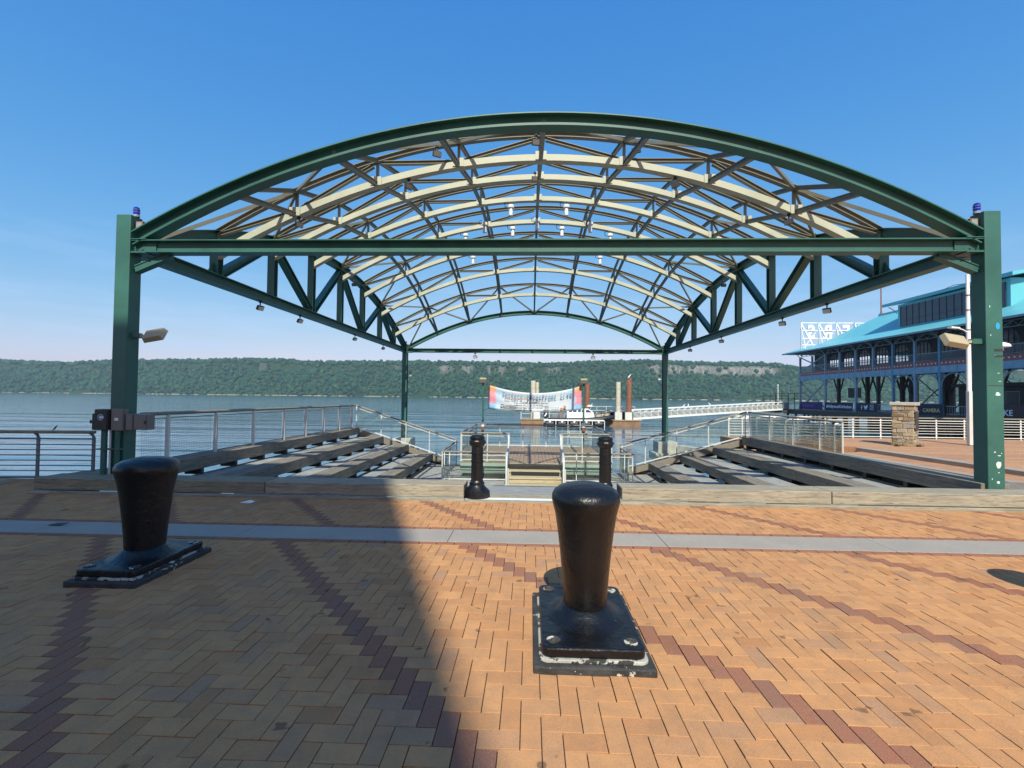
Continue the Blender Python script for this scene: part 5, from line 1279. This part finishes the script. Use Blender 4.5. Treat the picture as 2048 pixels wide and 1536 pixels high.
# concrete footings of the rear columns
for x, lab, ext in ((XR, 'square concrete footing with a long beam under the right rear column', 1), (XL, 'square concrete footing under the left rear column', 0)):
    t = thing('concrete_footing', (x, Yr, -1.8), lab, 'footing', 'concrete footings in the water')
    MB().box(x-.55,x+.55,Yr-.6,Yr+.6,-1.45,-.80).box(x-.75,x+.75,Yr-.85,Yr+.8,-1.9,-1.451).build('cap', MAT['concrete'], t, bevel=.03)
    MB().tube([(x,Yr,-4),(x,Yr,-1.9)], .3, 12).build('pile', MAT['darksteel'], t)
    if ext:
        MB().prism([(x+.5,Yr-.5,-1.0),(x+4.2,Yr-6,-1.25),(x+4.2,Yr-6,-1.75),(x+.5,Yr-.5,-1.5)], (.55,.35,0)).build('tie_beam', MAT['concrete'], t)
t = thing('concrete_block', (12.6, 25, -1.6), 'small concrete block in the water near the plaza corner', 'footing')
MB().box(9.9, 12.4, 26.2, 27.2, -1.35, -.75).build('cap', MAT['concrete'], t, bevel=.03); MB().tube([(10.6,26.7,-4),(10.6,26.7,-1.35)], .3, 10).build('pile', MAT['darksteel'], t); MB().tube([(11.9,26.7,-4),(11.9,26.7,-1.35)], .3, 10).build('pile', MAT['darksteel'], t)

# ================================================================== BIRDS AND SMALL THINGS
def bird(x, y, z, rz, sc, mat, lab, grp=None, fly=False):
    b = MB(); prof = [(-.5,.004),(-.42,.03),(-.30,.055),(-.05,.10),(.12,.105),(.24,.075),(.30,.06),(.37,.066),(.43,.055),(.47,.02),(.56,.004)]
    tilt = 0 if fly else .75; n = 10; vs = []
    for k, (u, r) in enumerate(prof):
        zz_ = math.sin(tilt)*u + (.06 if u > .28 else 0); xx = math.cos(tilt)*u
        for q in range(n): a = q*2*math.pi/n; vs.append((xx - math.sin(tilt)*r*math.sin(a)*.6, r*math.cos(a), zz_ + r*math.sin(a)))
    fs = [(k*n+q, k*n+(q+1)%n, (k+1)*n+(q+1)%n, (k+1)*n+q) for k in range(len(prof)-1) for q in range(n)] + [tuple(range(n)), tuple((len(prof)-1)*n+q for q in range(n))]
    b.add(vs, fs)
    if fly:
        for s in (-1, 1): b.prism([(.2,s*.05,.03),(.14,s*.5,.22),(-.05,s*1.1,.10),(-.06,s*.5,.17),(-.12,s*.05,.03)], (0,0,.02))
    else:
        for s in (-.04,.04): b.tube([(0,s,-.05),(.02,s,-.26)], .012, 4)
    R = Matrix.Rotation(rz, 3, 'Z'); b.v = [tuple(Vector((x,y,z)) + R @ (Vector(p)*sc)) for p in b.v]
    return tag(b.build('bird', MAT[mat], None, (x,y,z), smooth=True), lab, 'bird', grp)
bird(-9.13, 8.87, 1.05, 0, .14, 'bird', 'small dark bird perched on the shaded plaza railing')
bird(14.3, 69.7, 4.83, .4, .8, 'gull', 'white gull perched on the tall rust brown pile')
bird(-36, 55, 26.0, 2.6, .55, 'gull', 'tiny gull flying in the blue sky at left', None, True)
for k, (f, q) in enumerate(((.305,'leftmost'),(.335,'middle'),(.475,'rightmost'))):
    p = P + d*f + U*1.62; bird(p.x, p.y, p.z, k*1.3, .75, 'gull', 'white gull on the gangway rail, %s of three' % q, 'gulls on the gangway')
t = MB().prism([(-4.62,7.52,.004),(-4.44,7.50,.004),(-4.40,7.56,.02),(-4.5,7.60,.03)], (0,0,.006)); tag(t.build('paper_scrap', MAT['paper'], None, (-4.5,7.55,0)), 'scrap of white paper lying on the bricks before the left kerb', 'litter')
t = MB().prism([(-6.28,6.05,.006),(-6.12,6.04,.006),(-6.04,6.10,.03),(-6.2,6.11,.02)], (0,0,.006)); tag(t.build('dead_leaf', MAT['boxbrown'], None, (-6.2,6.06,0)), 'curled dead leaf on the granite band at left', 'leaf')
# the apartment tower behind the photographer whose shadow lies on the plaza
ab = thing('apartment_tower', (-24, -36, 0), 'tall brick apartment tower on the street behind the plaza', 'building')
E1 = V(.36,-1,0).normalized(); E2 = V(-1,-.02,0).normalized(); CN = V(-2.92,-16.1,0)
MB().prism([CN, CN+E1*34, CN+E1*34+E2*19, CN+E2*19], (0,0,27)).build('wall', MAT['brickwall'] if 'brickwall' in MAT else MAT['pile_rust'], ab)
b = MB(); N_ = V(0,1,0)
for r_ in range(8):
    for k in range(5):
        c = CN + E2*(1.6+4*k) + N_*.01 + V(0,0,1.8+3.2*r_); b.prism([c-E2*.7, c+E2*.7, c+E2*.7+V(0,0,1.5), c-E2*.7+V(0,0,1.5)], N_*.03)
b.build('window', MAT['slate'], ab)

# ================================================================== HAZE
hz = NM('haze_air'); hz.t.nodes.remove(hz.b); pv = hz.n('ShaderNodeVolumePrincipled'); pv.inputs['Color'].default_value = (.66,.84,1.0,1); pv.inputs['Density'].default_value = .00014; pv.inputs['Anisotropy'].default_value = .2
hz.l(pv.outputs[0], hz.out.inputs['Volume'])
b = MB(); b.box(-3400, 3400, -160, 2300, -5, 150); o = b.build('haze', hz.m); o['kind'] = 'stuff'; tag(o, 'thin blue summer haze over the river', 'haze', None, 'stuff')
